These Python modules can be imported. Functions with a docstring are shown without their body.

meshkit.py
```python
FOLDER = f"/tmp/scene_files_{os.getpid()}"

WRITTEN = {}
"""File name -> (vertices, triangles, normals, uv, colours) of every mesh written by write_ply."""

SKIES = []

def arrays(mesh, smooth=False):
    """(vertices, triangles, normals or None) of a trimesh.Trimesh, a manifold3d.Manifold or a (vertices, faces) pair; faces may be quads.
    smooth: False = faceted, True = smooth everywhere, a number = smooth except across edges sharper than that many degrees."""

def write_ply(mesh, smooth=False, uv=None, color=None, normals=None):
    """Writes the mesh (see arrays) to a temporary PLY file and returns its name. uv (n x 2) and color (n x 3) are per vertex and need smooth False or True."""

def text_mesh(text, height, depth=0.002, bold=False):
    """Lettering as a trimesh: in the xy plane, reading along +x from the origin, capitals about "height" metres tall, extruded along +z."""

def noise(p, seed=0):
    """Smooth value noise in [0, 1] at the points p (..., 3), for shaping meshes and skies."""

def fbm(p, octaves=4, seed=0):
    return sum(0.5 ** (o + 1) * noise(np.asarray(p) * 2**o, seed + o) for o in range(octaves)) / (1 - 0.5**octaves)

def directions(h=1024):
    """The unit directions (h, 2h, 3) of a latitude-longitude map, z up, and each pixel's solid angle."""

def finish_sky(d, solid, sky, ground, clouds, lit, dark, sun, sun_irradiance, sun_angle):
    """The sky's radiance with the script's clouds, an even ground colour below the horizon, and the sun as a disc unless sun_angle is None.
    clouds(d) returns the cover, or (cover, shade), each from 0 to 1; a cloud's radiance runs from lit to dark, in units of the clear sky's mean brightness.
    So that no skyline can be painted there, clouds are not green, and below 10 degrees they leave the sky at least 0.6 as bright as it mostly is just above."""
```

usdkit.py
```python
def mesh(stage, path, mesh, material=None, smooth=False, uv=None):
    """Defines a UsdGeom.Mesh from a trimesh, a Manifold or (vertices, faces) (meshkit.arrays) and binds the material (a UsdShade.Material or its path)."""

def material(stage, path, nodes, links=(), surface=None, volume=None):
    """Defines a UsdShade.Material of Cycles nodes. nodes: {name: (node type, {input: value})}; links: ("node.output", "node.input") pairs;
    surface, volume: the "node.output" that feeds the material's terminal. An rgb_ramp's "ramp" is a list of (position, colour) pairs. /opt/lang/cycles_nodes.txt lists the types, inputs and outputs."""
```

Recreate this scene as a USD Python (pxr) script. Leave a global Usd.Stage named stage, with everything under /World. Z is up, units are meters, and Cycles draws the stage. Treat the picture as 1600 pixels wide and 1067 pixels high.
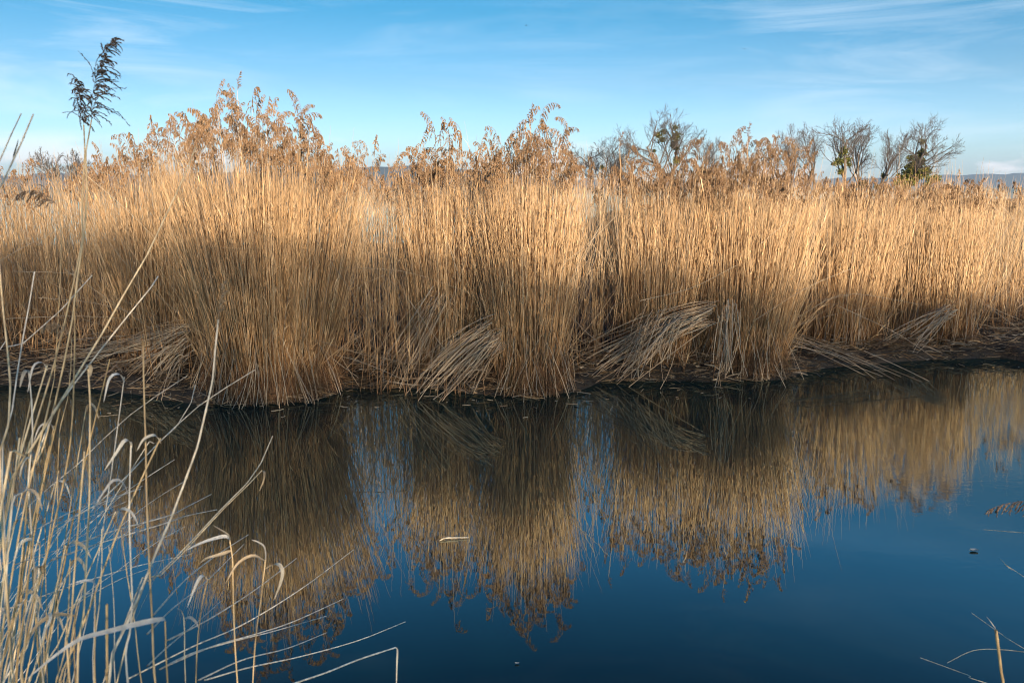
import math, random
import numpy as np
import usdkit, meshkit
from pxr import Usd, UsdGeom, UsdLux, UsdShade, Gf, Sdf, Vt

stage = Usd.Stage.CreateInMemory()
UsdGeom.SetStageUpAxis(stage, 'Z')
UsdGeom.SetStageMetersPerUnit(stage, 1.0)
UsdGeom.Xform.Define(stage, '/World')
UsdGeom.Scope.Define(stage, '/World/Looks')
rng = np.random.default_rng(11)
R = math.radians

# ---------------------------------------------------------------- camera, sky, sun
CAM_H, PITCH, FPX = 2.17, R(11.0), 1244.0
cam = UsdGeom.Camera.Define(stage, '/World/camera')
cam.CreateHorizontalApertureAttr(36.0)
cam.CreateFocalLengthAttr(36.0 * FPX / 1600.0)
cam.CreateFStopAttr(7.0)
cam.CreateFocusDistanceAttr(8.6)
cam.CreateExposureAttr(1.25)
cam.CreateClippingRangeAttr((0.05, 100000.0))
cx = UsdGeom.Xformable(cam)
cx.AddTranslateOp().Set(Gf.Vec3d(0, 0, CAM_H))
cx.AddRotateXOp().Set(90.0 - 11.0)

SUN_EL, SUN_AZ = R(11.0), R(16.0)         # low sun behind the camera, a little to the right
sun_dir = np.array([math.sin(SUN_AZ) * math.cos(SUN_EL), -math.cos(SUN_AZ) * math.cos(SUN_EL), math.sin(SUN_EL)])
sun = UsdLux.DistantLight.Define(stage, '/World/sun')
sun.CreateIntensityAttr(1.25)
sun.CreateAngleAttr(0.53)
sun.CreateColorAttr(Gf.Vec3f(1.0, 0.83, 0.62))
sun.CreateNormalizeAttr(True)
sx = UsdGeom.Xformable(sun)
sx.AddRotateZOp().Set(math.degrees(SUN_AZ))
sx.AddRotateXOp().Set(90.0 - math.degrees(SUN_EL))

sky = UsdLux.DomeLight.Define(stage, '/World/sky')
SKY_STRENGTH = 0.10
sky_nodes = {
    'sky': ('sky_texture', {'sky_type': 'single_scattering', 'sun_disc': False, 'sun_elevation': SUN_EL,
                            'sun_rotation': math.atan2(sun_dir[0], sun_dir[1]), 'air_density': 1.0, 'aerosol_density': 0.6, 'ozone_density': 3.0, 'altitude': 450.0}),
    'tc': ('texture_coordinate', {}),
    'sep': ('separate_xyz', {}),
    # the deeper blue overhead
    'deep': ('rgb_ramp', {'ramp': [(0.0, (0.80, 0.88, 1.10)), (0.05, (0.72, 0.86, 1.06)), (0.12, (0.46, 0.62, 0.72)), (0.20, (0.16, 0.51, 0.60)), (0.30, (0.20, 0.64, 0.78)), (0.39, (0.26, 0.78, 0.95)), (0.50, (0.16, 0.56, 0.70)), (0.60, (0.12, 0.46, 0.58)), (0.8, (0.16, 0.50, 0.64)), (1.0, (0.22, 0.55, 0.70))]}),
    'tint': ('mix', {'mix_type': 'multiply', 'fac': 1.0}),
    # thin streaks of high cloud
    'rot': ('mapping', {'mapping_type': 'point', 'rotation': (0.0, R(14.0), 0.0), 'scale': (2.2, 1.3, 15.0), 'location': (1.7, 0.3, 2.1)}),
    'cn': ('noise_texture', {'scale': 1.6, 'detail': 7.0, 'roughness': 0.62, 'distortion': 0.9}),
    'cr': ('rgb_ramp', {'ramp': [(0.0, (0, 0, 0)), (0.46, (0, 0, 0)), (0.62, (0.40, 0.40, 0.40)), (0.8, (0.75, 0.75, 0.75)), (1.0, (0.9, 0.9, 0.9))]}),
    'big': ('noise_texture', {'scale': 2.3, 'detail': 2.0}),
    'bigr': ('map_range', {'from_min': 0.36, 'from_max': 0.62, 'to_min': 0.1, 'to_max': 1.0, 'clamp': True}),
    'mulc': ('math', {'math_type': 'multiply'}),
    'mulc2': ('math', {'math_type': 'multiply', 'value2': 0.6}),
    'thin': ('map_range', {'from_min': 0.20, 'from_max': 0.42, 'to_min': 1.0, 'to_max': 0.12, 'clamp': True}),
    'mulc3': ('math', {'math_type': 'multiply'}),
    'cloudcol': ('mix', {'mix_type': 'mix', 'color2': (5.2, 5.6, 6.0)}),
    # small heaps of cloud low over the far shore
    'low': ('rgb_ramp', {'ramp': [(0.0, (0.9, 0.9, 0.9)), (0.02, (1, 1, 1)), (0.040, (0.5, 0.5, 0.5)), (0.062, (0, 0, 0)), (1.0, (0, 0, 0))]}),
    'puffm': ('mapping', {'mapping_type': 'point', 'scale': (1.0, 1.0, 3.2), 'location': (0.13, 0.2, 0.0)}),
    'puff': ('noise_texture', {'scale': 9.0, 'detail': 6.0, 'roughness': 0.55}),
    'puffr': ('map_range', {'from_min': 0.53, 'from_max': 0.63, 'to_min': 0.0, 'to_max': 0.85, 'clamp': True}),
    'mulp': ('math', {'math_type': 'multiply'}),
    'puffcol': ('mix', {'mix_type': 'mix', 'color2': (7.2, 6.6, 6.2)}),
    'bg': ('background_shader', {'strength': SKY_STRENGTH}),
}
sky_links = [
    ('tc.generated', 'sep.vector'), ('sep.z', 'deep.fac'), ('sky.color', 'tint.color1'), ('deep.color', 'tint.color2'),
    ('tc.generated', 'rot.vector'), ('rot.vector', 'cn.vector'), ('cn.fac', 'cr.fac'), ('tc.generated', 'big.vector'), ('big.fac', 'bigr.value'),
    ('cr.color', 'mulc.value1'), ('bigr.result', 'mulc.value2'), ('mulc.value', 'mulc2.value1'), ('sep.z', 'thin.value'), ('mulc2.value', 'mulc3.value1'), ('thin.result', 'mulc3.value2'), ('mulc3.value', 'cloudcol.fac'), ('tint.color', 'cloudcol.color1'),
    ('sep.z', 'low.fac'), ('tc.generated', 'puffm.vector'), ('puffm.vector', 'puff.vector'), ('puff.fac', 'puffr.value'),
    ('puffr.result', 'mulp.value1'), ('low.color', 'mulp.value2'), ('mulp.value', 'puffcol.fac'), ('cloudcol.color', 'puffcol.color1'),
    ('puffcol.color', 'bg.color')]
sky_mat = usdkit.material(stage, '/World/Looks/sky', sky_nodes, sky_links, surface='bg.background')
UsdShade.MaterialBindingAPI.Apply(sky.GetPrim()).Bind(sky_mat)
sky.GetPrim().SetCustomDataByKey('kind', 'structure')

# ---------------------------------------------------------------- helpers
FWD = np.array([0, math.cos(PITCH), -math.sin(PITCH)])
UPV = np.array([0, math.sin(PITCH), math.cos(PITCH)])

def at(px, py, Y):
    """the point of the world seen at a photograph pixel, Y metres in front of the camera"""
    d = FWD + (px - 800.0) / FPX * np.array([1.0, 0, 0]) + (533.5 - py) / FPX * UPV
    return np.array([0, 0, CAM_H]) + d * (Y / d[1])

def zrow(py, Y):
    return at(800, py, Y)[2]

def to_px(p):
    q = np.asarray(p) - np.array([0, 0, CAM_H])
    f = q @ FWD
    return 800 + FPX * q[..., 0] / f, 533.5 - FPX * (q @ UPV) / f

used = {}
def numbered(parent, name):
    key = parent + '/' + name
    n = used.get(key, 0); used[key] = n + 1
    return key if n == 0 else '%s_%03d' % (key, n)

def tag(prim, label=None, category=None, group=None, kind=None):
    for k, v in (('label', label), ('category', category), ('group', group), ('kind', kind)):
        if v: prim.SetCustomDataByKey(k, v)
    return prim

def thing(name, label, category, group=None, loc=(0, 0, 0)):
    x = UsdGeom.Xform.Define(stage, numbered('/World', name))
    if any(loc): x.AddTranslateOp().Set(Gf.Vec3d(*map(float, loc)))
    return tag(x.GetPrim(), label, category, group)

def put(name, geo, mat, parent=None, loc=(0, 0, 0)):
    """defines one Mesh from (points, [face arrays], normals or None, sv or None)"""
    V, Fs, N, SV = geo
    base = '/World' if parent is None else str(parent.GetPath())
    m = UsdGeom.Mesh.Define(stage, numbered(base, name))
    V = np.asarray(V, np.float32).reshape(-1, 3) - np.asarray(loc, np.float32)
    m.CreatePointsAttr(Vt.Vec3fArray.FromNumpy(np.ascontiguousarray(V)))
    counts = np.concatenate([np.full(len(f), f.shape[1], np.int32) for f in Fs])
    idx = np.concatenate([f.astype(np.int32).ravel() for f in Fs])
    m.CreateFaceVertexCountsAttr(Vt.IntArray.FromNumpy(counts))
    m.CreateFaceVertexIndicesAttr(Vt.IntArray.FromNumpy(np.ascontiguousarray(idx)))
    m.CreateSubdivisionSchemeAttr('none')
    m.CreateDoubleSidedAttr(True)
    if N is not None:
        m.CreateNormalsAttr(Vt.Vec3fArray.FromNumpy(np.ascontiguousarray(np.asarray(N, np.float32).reshape(-1, 3))))
        m.SetNormalsInterpolation('vertex')
    if SV is not None:
        UsdGeom.PrimvarsAPI(m).CreatePrimvar('sv', Sdf.ValueTypeNames.Color3fArray, 'vertex').Set(
            Vt.Vec3fArray.FromNumpy(np.ascontiguousarray(np.asarray(SV, np.float32).reshape(-1, 3))))
    UsdShade.MaterialBindingAPI.Apply(m.GetPrim()).Bind(mat)
    return m.GetPrim()

def norm(v):
    return v / (np.linalg.norm(v, axis=-1, keepdims=True) + 1e-12)

def join(*geos):
    """several geometries as one"""
    V, F3, F4, N, S, o = [], [], [], [], [], 0
    for g in geos:
        v = np.asarray(g[0]).reshape(-1, 3)
        V.append(v)
        for f in g[1]:
            (F3 if f.shape[1] == 3 else F4).append(f + o)
        N.append(g[2].reshape(-1, 3)); S.append(g[3].reshape(-1, 3))
        o += len(v)
    Fs = [np.concatenate(x) for x in (F3, F4) if x]
    return np.concatenate(V), Fs, np.concatenate(N), np.concatenate(S)

def tubes(P, Rad, sides=3, tone=None, tone2=None):
    """P (n,k,3) centre lines, Rad (n,k) radii -> one geometry"""
    P = np.asarray(P, float); n, k = P.shape[:2]
    Rad = np.broadcast_to(np.asarray(Rad, float), (n, k))
    T = norm(np.gradient(P, axis=1))
    mt = norm(P[:, -1] - P[:, 0])
    ref = np.where(np.abs(mt[:, 2:3]) < 0.8, [[0, 0, 1.0]], [[0.3, 0.95, 0.0]])
    A = norm(np.cross(T, ref[:, None]))
    B = np.cross(T, A)
    ang = np.arange(sides) * 2 * np.pi / sides
    off = np.cos(ang)[None, None, :, None] * A[:, :, None] + np.sin(ang)[None, None, :, None] * B[:, :, None]
    V = P[:, :, None] + off * Rad[:, :, None, None]
    i, j = np.meshgrid(np.arange(k - 1), np.arange(sides), indexing='ij')
    q = np.stack([i * sides + j, i * sides + (j + 1) % sides, (i + 1) * sides + (j + 1) % sides, (i + 1) * sides + j], -1).reshape(-1, 4)
    F = (q[None] + (np.arange(n) * k * sides)[:, None, None]).reshape(-1, 4)
    tone = rng.random(n) if tone is None else np.broadcast_to(tone, n)
    tone2 = rng.random(n) if tone2 is None else np.broadcast_to(tone2, n)
    S = np.empty((n, k, sides, 3))
    S[..., 0] = tone[:, None, None]; S[..., 1] = np.linspace(0, 1, k)[None, :, None]; S[..., 2] = tone2[:, None, None]
    return V, [F], off, S

def ribbons(P, W, side, tone=None, tone2=None, fold=0.0):
    """P (n,k,3) centre lines, W (n,k) half widths, side (n,3): flat blades"""
    P = np.asarray(P, float); n, k = P.shape[:2]
    W = np.broadcast_to(np.asarray(W, float), (n, k))
    T = norm(np.gradient(P, axis=1))
    S_ = norm(side[:, None] - T * np.sum(T * side[:, None], -1, keepdims=True))
    Nn = np.cross(S_, T)
    cols = [P - S_ * W[..., None] + Nn * (fold * W[..., None]), P, P + S_ * W[..., None] + Nn * (fold * W[..., None])]
    V = np.stack(cols, 2)
    i, j = np.meshgrid(np.arange(k - 1), np.arange(2), indexing='ij')
    q = np.stack([i * 3 + j, i * 3 + j + 1, (i + 1) * 3 + j + 1, (i + 1) * 3 + j], -1).reshape(-1, 4)
    F = (q[None] + (np.arange(n) * k * 3)[:, None, None]).reshape(-1, 4)
    NN = np.stack([norm(Nn + fold * S_), Nn, norm(Nn - fold * S_)], 2)
    tone = rng.random(n) if tone is None else np.broadcast_to(tone, n)
    tone2 = rng.random(n) if tone2 is None else np.broadcast_to(tone2, n)
    S = np.empty((n, k, 3, 3))
    S[..., 0] = tone[:, None, None]; S[..., 1] = np.linspace(0, 1, k)[None, :, None]; S[..., 2] = tone2[:, None, None]
    return V, [F], NN, S

def spindles(P0, P1, w, tone, tone2):
    """n thin three-sided spindles from P0 to P1"""
    n = len(P0)
    t = P1 - P0; T = norm(t)
    ref = np.where(np.abs(T[:, 2:3]) < 0.9, [[0, 0, 1.0]], [[1.0, 0, 0]])
    A = norm(np.cross(T, ref)); B = np.cross(T, A)
    mid = P0 + t * 0.42
    ang = np.arange(3) * 2 * np.pi / 3 + 0.4
    off = np.cos(ang)[None, :, None] * A[:, None] + np.sin(ang)[None, :, None] * B[:, None]
    V = np.concatenate([P0[:, None], mid[:, None] + off * np.reshape(w, (-1, 1, 1)), P1[:, None]], 1)
    f = np.array([[0, 2, 1], [0, 3, 2], [0, 1, 3], [4, 1, 2], [4, 2, 3], [4, 3, 1]])
    F = (f[None] + (np.arange(n) * 5)[:, None, None]).reshape(-1, 3)
    N = np.concatenate([-T[:, None], off, T[:, None]], 1)
    S = np.empty((n, 5, 3)); S[..., 0] = np.reshape(tone, (-1, 1)); S[..., 1] = 0.5; S[..., 2] = np.reshape(tone2, (-1, 1))
    return V, [F], N, S

def glumes(P0, P1, w, tone, tone2, g):
    """n flat pointed scales from P0 to P1, turned every way"""
    n = len(P0)
    t = P1 - P0; T = norm(t)
    S_ = norm(np.cross(T, g.normal(size=(n, 3)))); N_ = np.cross(S_, T)
    mid = P0 + t * 0.42; ww = np.reshape(w, (-1, 1)) * 1.25
    V = np.stack([P0, mid + S_ * ww, P1, mid - S_ * ww], 1)
    F = np.arange(n * 4).reshape(-1, 4)
    S = np.empty((n, 4, 3)); S[..., 0] = np.reshape(tone, (-1, 1)); S[..., 1] = 0.5; S[..., 2] = np.reshape(tone2, (-1, 1))
    return V, [F], np.repeat(N_[:, None], 4, 1), S

def smooth_path(pts, k):
    """Catmull-Rom through pts, k points evenly along"""
    pts = np.asarray(pts, float)
    if len(pts) == 2:
        return pts[0] + (pts[1] - pts[0]) * np.linspace(0, 1, k)[:, None]
    p = np.vstack([2 * pts[0] - pts[1], pts, 2 * pts[-1] - pts[-2]])
    out = []
    for a in range(len(pts) - 1):
        t = np.linspace(0, 1, 12, endpoint=False)[:, None]
        p0, p1, p2, p3 = p[a:a + 4]
        out.append(0.5 * (2 * p1 + (p2 - p0) * t + (2 * p0 - 5 * p1 + 4 * p2 - p3) * t * t + (3 * p1 - p0 - 3 * p2 + p3) * t ** 3))
    out = np.vstack(out + [pts[-1:]])
    s = np.concatenate([[0], np.cumsum(np.linalg.norm(np.diff(out, axis=0), axis=1))])
    u = np.linspace(0, s[-1], k)
    return np.stack([np.interp(u, s, out[:, c]) for c in range(3)], 1)

# ---------------------------------------------------------------- materials
def looks(name, nodes, links, surface='p.BSDF', volume=None):
    return usdkit.material(stage, '/World/Looks/' + name, nodes, links, surface=surface, volume=volume)

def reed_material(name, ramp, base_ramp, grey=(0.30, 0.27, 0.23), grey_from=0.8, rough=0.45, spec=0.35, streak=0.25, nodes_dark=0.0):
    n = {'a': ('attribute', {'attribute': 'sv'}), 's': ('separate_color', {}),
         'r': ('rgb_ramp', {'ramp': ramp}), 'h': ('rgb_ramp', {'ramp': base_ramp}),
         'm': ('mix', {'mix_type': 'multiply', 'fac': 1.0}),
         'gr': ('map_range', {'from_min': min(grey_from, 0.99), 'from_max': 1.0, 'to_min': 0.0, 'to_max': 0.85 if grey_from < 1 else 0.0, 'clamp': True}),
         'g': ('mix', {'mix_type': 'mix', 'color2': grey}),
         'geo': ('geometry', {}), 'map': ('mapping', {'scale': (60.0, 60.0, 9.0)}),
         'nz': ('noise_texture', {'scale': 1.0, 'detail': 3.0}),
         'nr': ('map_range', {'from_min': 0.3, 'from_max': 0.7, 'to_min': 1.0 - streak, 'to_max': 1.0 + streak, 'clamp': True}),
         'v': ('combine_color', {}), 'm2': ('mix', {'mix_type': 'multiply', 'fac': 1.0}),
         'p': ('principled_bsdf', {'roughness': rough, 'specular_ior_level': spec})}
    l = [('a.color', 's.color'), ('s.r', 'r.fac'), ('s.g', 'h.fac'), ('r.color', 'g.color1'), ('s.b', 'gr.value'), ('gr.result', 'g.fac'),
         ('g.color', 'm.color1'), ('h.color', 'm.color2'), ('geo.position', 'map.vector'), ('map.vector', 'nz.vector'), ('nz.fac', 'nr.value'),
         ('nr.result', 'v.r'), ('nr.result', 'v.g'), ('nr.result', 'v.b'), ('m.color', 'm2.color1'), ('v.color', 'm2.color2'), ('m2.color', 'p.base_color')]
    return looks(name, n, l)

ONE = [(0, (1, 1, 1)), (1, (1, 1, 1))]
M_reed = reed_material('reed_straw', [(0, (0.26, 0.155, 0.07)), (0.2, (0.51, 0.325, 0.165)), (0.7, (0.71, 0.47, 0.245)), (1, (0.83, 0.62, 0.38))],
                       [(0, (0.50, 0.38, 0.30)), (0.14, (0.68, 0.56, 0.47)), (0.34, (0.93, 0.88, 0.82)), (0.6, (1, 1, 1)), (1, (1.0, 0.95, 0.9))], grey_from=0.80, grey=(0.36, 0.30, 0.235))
M_grey = reed_material('weathered_straw', [(0, (0.20, 0.125, 0.07)), (0.5, (0.36, 0.255, 0.16)), (1, (0.52, 0.41, 0.285))], ONE, grey_from=0.6)
M_litter = reed_material('fallen_straw', [(0, (0.06, 0.035, 0.018)), (0.5, (0.16, 0.10, 0.05)), (0.85, (0.28, 0.19, 0.11)), (1, (0.42, 0.33, 0.22))], ONE, grey_from=0.8)
M_fibre = reed_material('root_fibre', [(0, (0.06, 0.03, 0.015)), (0.5, (0.15, 0.075, 0.034)), (0.85, (0.24, 0.13, 0.06)), (1, (0.34, 0.22, 0.11))], ONE, grey_from=0.97, grey=(0.10, 0.10, 0.03), rough=0.7)
M_plume = reed_material('seed_plume', [(0, (0.11, 0.064, 0.036)), (0.5, (0.23, 0.138, 0.075)), (1, (0.39, 0.25, 0.145))], ONE, grey_from=0.9, rough=0.7, spec=0.15)
M_near = reed_material('near_straw', [(0, (0.52, 0.34, 0.15)), (0.5, (0.72, 0.51, 0.27)), (1, (0.82, 0.65, 0.41))], [(0, (0.9, 0.85, 0.78)), (0.5, (1, 1, 1)), (1, (1, 1, 1))], grey=(0.74, 0.68, 0.59), grey_from=0.82, rough=0.42, streak=0.4)
M_near_leaf = reed_material('near_leaf', [(0, (0.48, 0.33, 0.18)), (0.5, (0.66, 0.53, 0.36)), (1, (0.78, 0.70, 0.56))], ONE, grey=(0.72, 0.68, 0.62), grey_from=0.6, rough=0.5)
M_rust_leaf = reed_material('rust_leaf', [(0, (0.42, 0.21, 0.08)), (1, (0.50, 0.27, 0.11))], ONE, grey_from=2.0)
M_near_plume = reed_material('near_plume', [(0, (0.10, 0.07, 0.055)), (0.6, (0.20, 0.135, 0.095)), (1, (0.36, 0.25, 0.175))], ONE, grey_from=2.0, rough=0.7, spec=0.15)
M_pale_plume = reed_material('pale_plume', [(0, (0.25, 0.17, 0.10)), (1, (0.45, 0.34, 0.23))], ONE, grey_from=2.0, rough=0.7, spec=0.15)
M_bark = reed_material('willow_bark', [(0, (0.085, 0.070, 0.060)), (1, (0.16, 0.13, 0.11))], ONE, grey_from=2.0, rough=0.8, spec=0.2)
M_mistle = reed_material('mistletoe_leaf', [(0, (0.035, 0.042, 0.008)), (0.5, (0.10, 0.098, 0.016)), (1, (0.22, 0.19, 0.035))], ONE, grey_from=2.0, rough=0.5)
M_bird = looks('bird_feather', {'p': ('principled_bsdf', {'base_color': (0.02, 0.02, 0.025), 'roughness': 0.6})}, [])
M_feather = looks('pale_down', {'n': ('noise_texture', {'scale': 60.0}), 'r': ('rgb_ramp', {'ramp': [(0.3, (0.3, 0.28, 0.25)), (0.7, (0.62, 0.60, 0.56))]}), 'p': ('principled_bsdf', {'roughness': 0.6})},
                  [('n.fac', 'r.fac'), ('r.color', 'p.base_color')])
M_ground = looks('wet_mud', {'geo': ('geometry', {}), 'n': ('noise_texture', {'scale': 5.0, 'detail': 8.0, 'roughness': 0.65}),
                             'n2': ('noise_texture', {'scale': 45.0, 'detail': 4.0}),
                             'r': ('rgb_ramp', {'ramp': [(0.3, (0.012, 0.009, 0.007)), (0.55, (0.030, 0.022, 0.015)), (0.75, (0.07, 0.05, 0.03))]}),
                             'b': ('bump', {'strength': 0.8, 'distance': 0.03}), 'p': ('principled_bsdf', {'roughness': 0.7})},
                 [('geo.position', 'n.vector'), ('geo.position', 'n2.vector'), ('n.fac', 'r.fac'), ('r.color', 'p.base_color'), ('n2.fac', 'b.height'), ('b.normal', 'p.normal')])
M_hill = looks('far_forest', {'geo': ('geometry', {}), 'n': ('noise_texture', {'scale': 0.006, 'detail': 8.0, 'roughness': 0.7}),
                              'r': ('rgb_ramp', {'ramp': [(0.35, (0.03, 0.04, 0.025)), (0.6, (0.06, 0.065, 0.04)), (0.8, (0.13, 0.11, 0.07))]}),
                              'p': ('principled_bsdf', {'roughness': 0.9, 'specular_ior_level': 0.1})},
               [('geo.position', 'n.vector'), ('n.fac', 'r.fac'), ('r.color', 'p.base_color')])
# still, dark water: faint swell everywhere, a light breeze ruffling it on the right
M_water = looks('still_water', {
    'geo': ('geometry', {}), 'sep': ('separate_xyz', {}),
    'm1': ('mapping', {'scale': (1.0, 2.2, 1.0)}), 'n1': ('noise_texture', {'scale': 2.6, 'detail': 3.0, 'distortion': 0.4}),
    'm2': ('mapping', {'scale': (1.0, 1.9, 1.0)}), 'n2': ('noise_texture', {'scale': 11.0, 'detail': 2.0, 'distortion': 0.6}),
    'pm': ('noise_texture', {'scale': 0.55, 'detail': 2.0}),
    'mx': ('map_range', {'range_type': 'smoothstep', 'from_min': 2.0, 'from_max': 5.2, 'to_min': 0.0, 'to_max': 1.0, 'clamp': True}),
    'mp': ('map_range', {'range_type': 'smoothstep', 'from_min': 0.35, 'from_max': 0.6, 'to_min': 0.25, 'to_max': 1.0, 'clamp': True}),
    'my': ('map_range', {'range_type': 'smoothstep', 'from_min': 7.0, 'from_max': 8.6, 'to_min': 1.0, 'to_max': 0.06, 'clamp': True}), 'mm0': ('math', {'math_type': 'multiply'}),
    'mm': ('math', {'math_type': 'multiply'}), 'ms': ('math', {'math_type': 'multiply_add', 'value2': 0.0018, 'value3': 0.00002}),
    'h2': ('math', {'math_type': 'multiply'}), 'h1': ('math', {'math_type': 'multiply', 'value2': 0.0003}), 'hs': ('math', {'math_type': 'add'}),
    'b': ('bump', {'strength': 1.0, 'distance': 1.0, 'use_object_space': False}),
    'lw': ('layer_weight', {'blend': 0.5}),
    'fr': ('rgb_ramp', {'ramp': [(0.0, (0.03, 0.03, 0.03)), (0.36, (0.06, 0.06, 0.06)), (0.45, (0.11, 0.11, 0.11)), (0.55, (0.26, 0.26, 0.26)), (0.61, (0.31, 0.31, 0.31)), (0.68, (0.27, 0.27, 0.27)), (0.80, (0.29, 0.29, 0.29)), (0.87, (0.45, 0.45, 0.45)), (0.92, (0.85, 0.85, 0.85)), (1.0, (1, 1, 1))]}),
    'd': ('diffuse_bsdf', {'color': (0.0012, 0.014, 0.014)}),
    'g': ('glossy_bsdf', {'color': (0.90, 1.0, 0.92), 'roughness': 0.0}),
    'x': ('mix_closure', {})},
    [('geo.position', 'sep.vector'), ('geo.position', 'm1.vector'), ('m1.vector', 'n1.vector'), ('geo.position', 'm2.vector'), ('m2.vector', 'n2.vector'),
     ('geo.position', 'pm.vector'), ('sep.x', 'mx.value'), ('pm.fac', 'mp.value'), ('sep.y', 'my.value'), ('mx.result', 'mm0.value1'), ('my.result', 'mm0.value2'), ('mm0.value', 'mm.value1'), ('mp.result', 'mm.value2'), ('mm.value', 'ms.value1'),
     ('n2.fac', 'h2.value1'), ('ms.value', 'h2.value2'), ('n1.fac', 'h1.value1'), ('h1.value', 'hs.value1'), ('h2.value', 'hs.value2'), ('hs.value', 'b.height'),
     ('b.normal', 'g.normal'), ('lw.facing', 'fr.fac'), ('fr.color', 'x.fac'), ('d.BSDF', 'x.closure1'), ('g.BSDF', 'x.closure2')], surface='x.closure')

# ---------------------------------------------------------------- the lie of the land
EDGE_PX = [(-400, 596), (0, 598), (150, 604), (240, 616), (300, 628), (400, 630), (500, 622), (540, 604), (620, 604), (680, 606), (740, 612), (830, 618), (900, 608), (940, 594), (1000, 592), (1130, 594), (1220, 590), (1280, 574), (1400, 562), (1560, 556), (1620, 568), (2000, 560)]
_e = np.array([at(px, py, CAM_H / math.tan(PITCH + math.atan((py - 533.5) / FPX))) for px, py in EDGE_PX])
def edge_y(x):
    return np.interp(x, _e[:, 0], _e[:, 1])
BED_PX = [(-400, 530), (0, 530), (200, 532), (300, 560), (500, 565), (560, 556), (640, 564), (760, 565), (900, 545), (940, 540), (1100, 545), (1250, 520), (1450, 512), (1540, 496), (1700, 494), (2100, 494)]
_b = np.array([at(px, py, (CAM_H - 0.2) / math.tan(PITCH + math.atan((py - 533.5) / FPX))) for px, py in BED_PX])
def bed_y(x):
    return np.interp(x, _b[:, 0], _b[:, 1])

def noise2(x, y, s, seed=0):
    return meshkit.fbm(np.stack([np.asarray(x) * s, np.asarray(y) * s, np.zeros_like(np.asarray(x, float))], -1), 4, seed) - 0.5

def ground_z(x, y):
    x = np.asarray(x, float); y = np.asarray(y, float)
    near = 0.5 - 0.5 * np.clip((y - 0.9) / 1.5, 0, 3) + 0.12 * noise2(x, y, 2.0, 3)
    near = near + 0.25 * np.clip((-y - 4.0) / 9.0, 0, 1)
    e = edge_y(x)
    far = np.clip((y - e + 0.08) * 0.9, -0.7, 0.13) + np.clip((y - e - 0.3) * 0.06, 0, 0.12) + 0.07 * noise2(x, y, 2.5, 4) + 0.10 * noise2(x, y, 7.0, 6)
    back = 19.0 + 16 * np.clip((x - 0.5) / 6.0, 0, 1) + 8 + 90 * np.clip((x - 2.0) / 25.0, 0, 1) + 6 * noise2(x, y, 0.08, 5)
    far = far - np.clip((y - back) * 0.15, 0, 1.0)
    return np.where(y < 4.0, np.maximum(near, -0.7), far)

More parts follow.
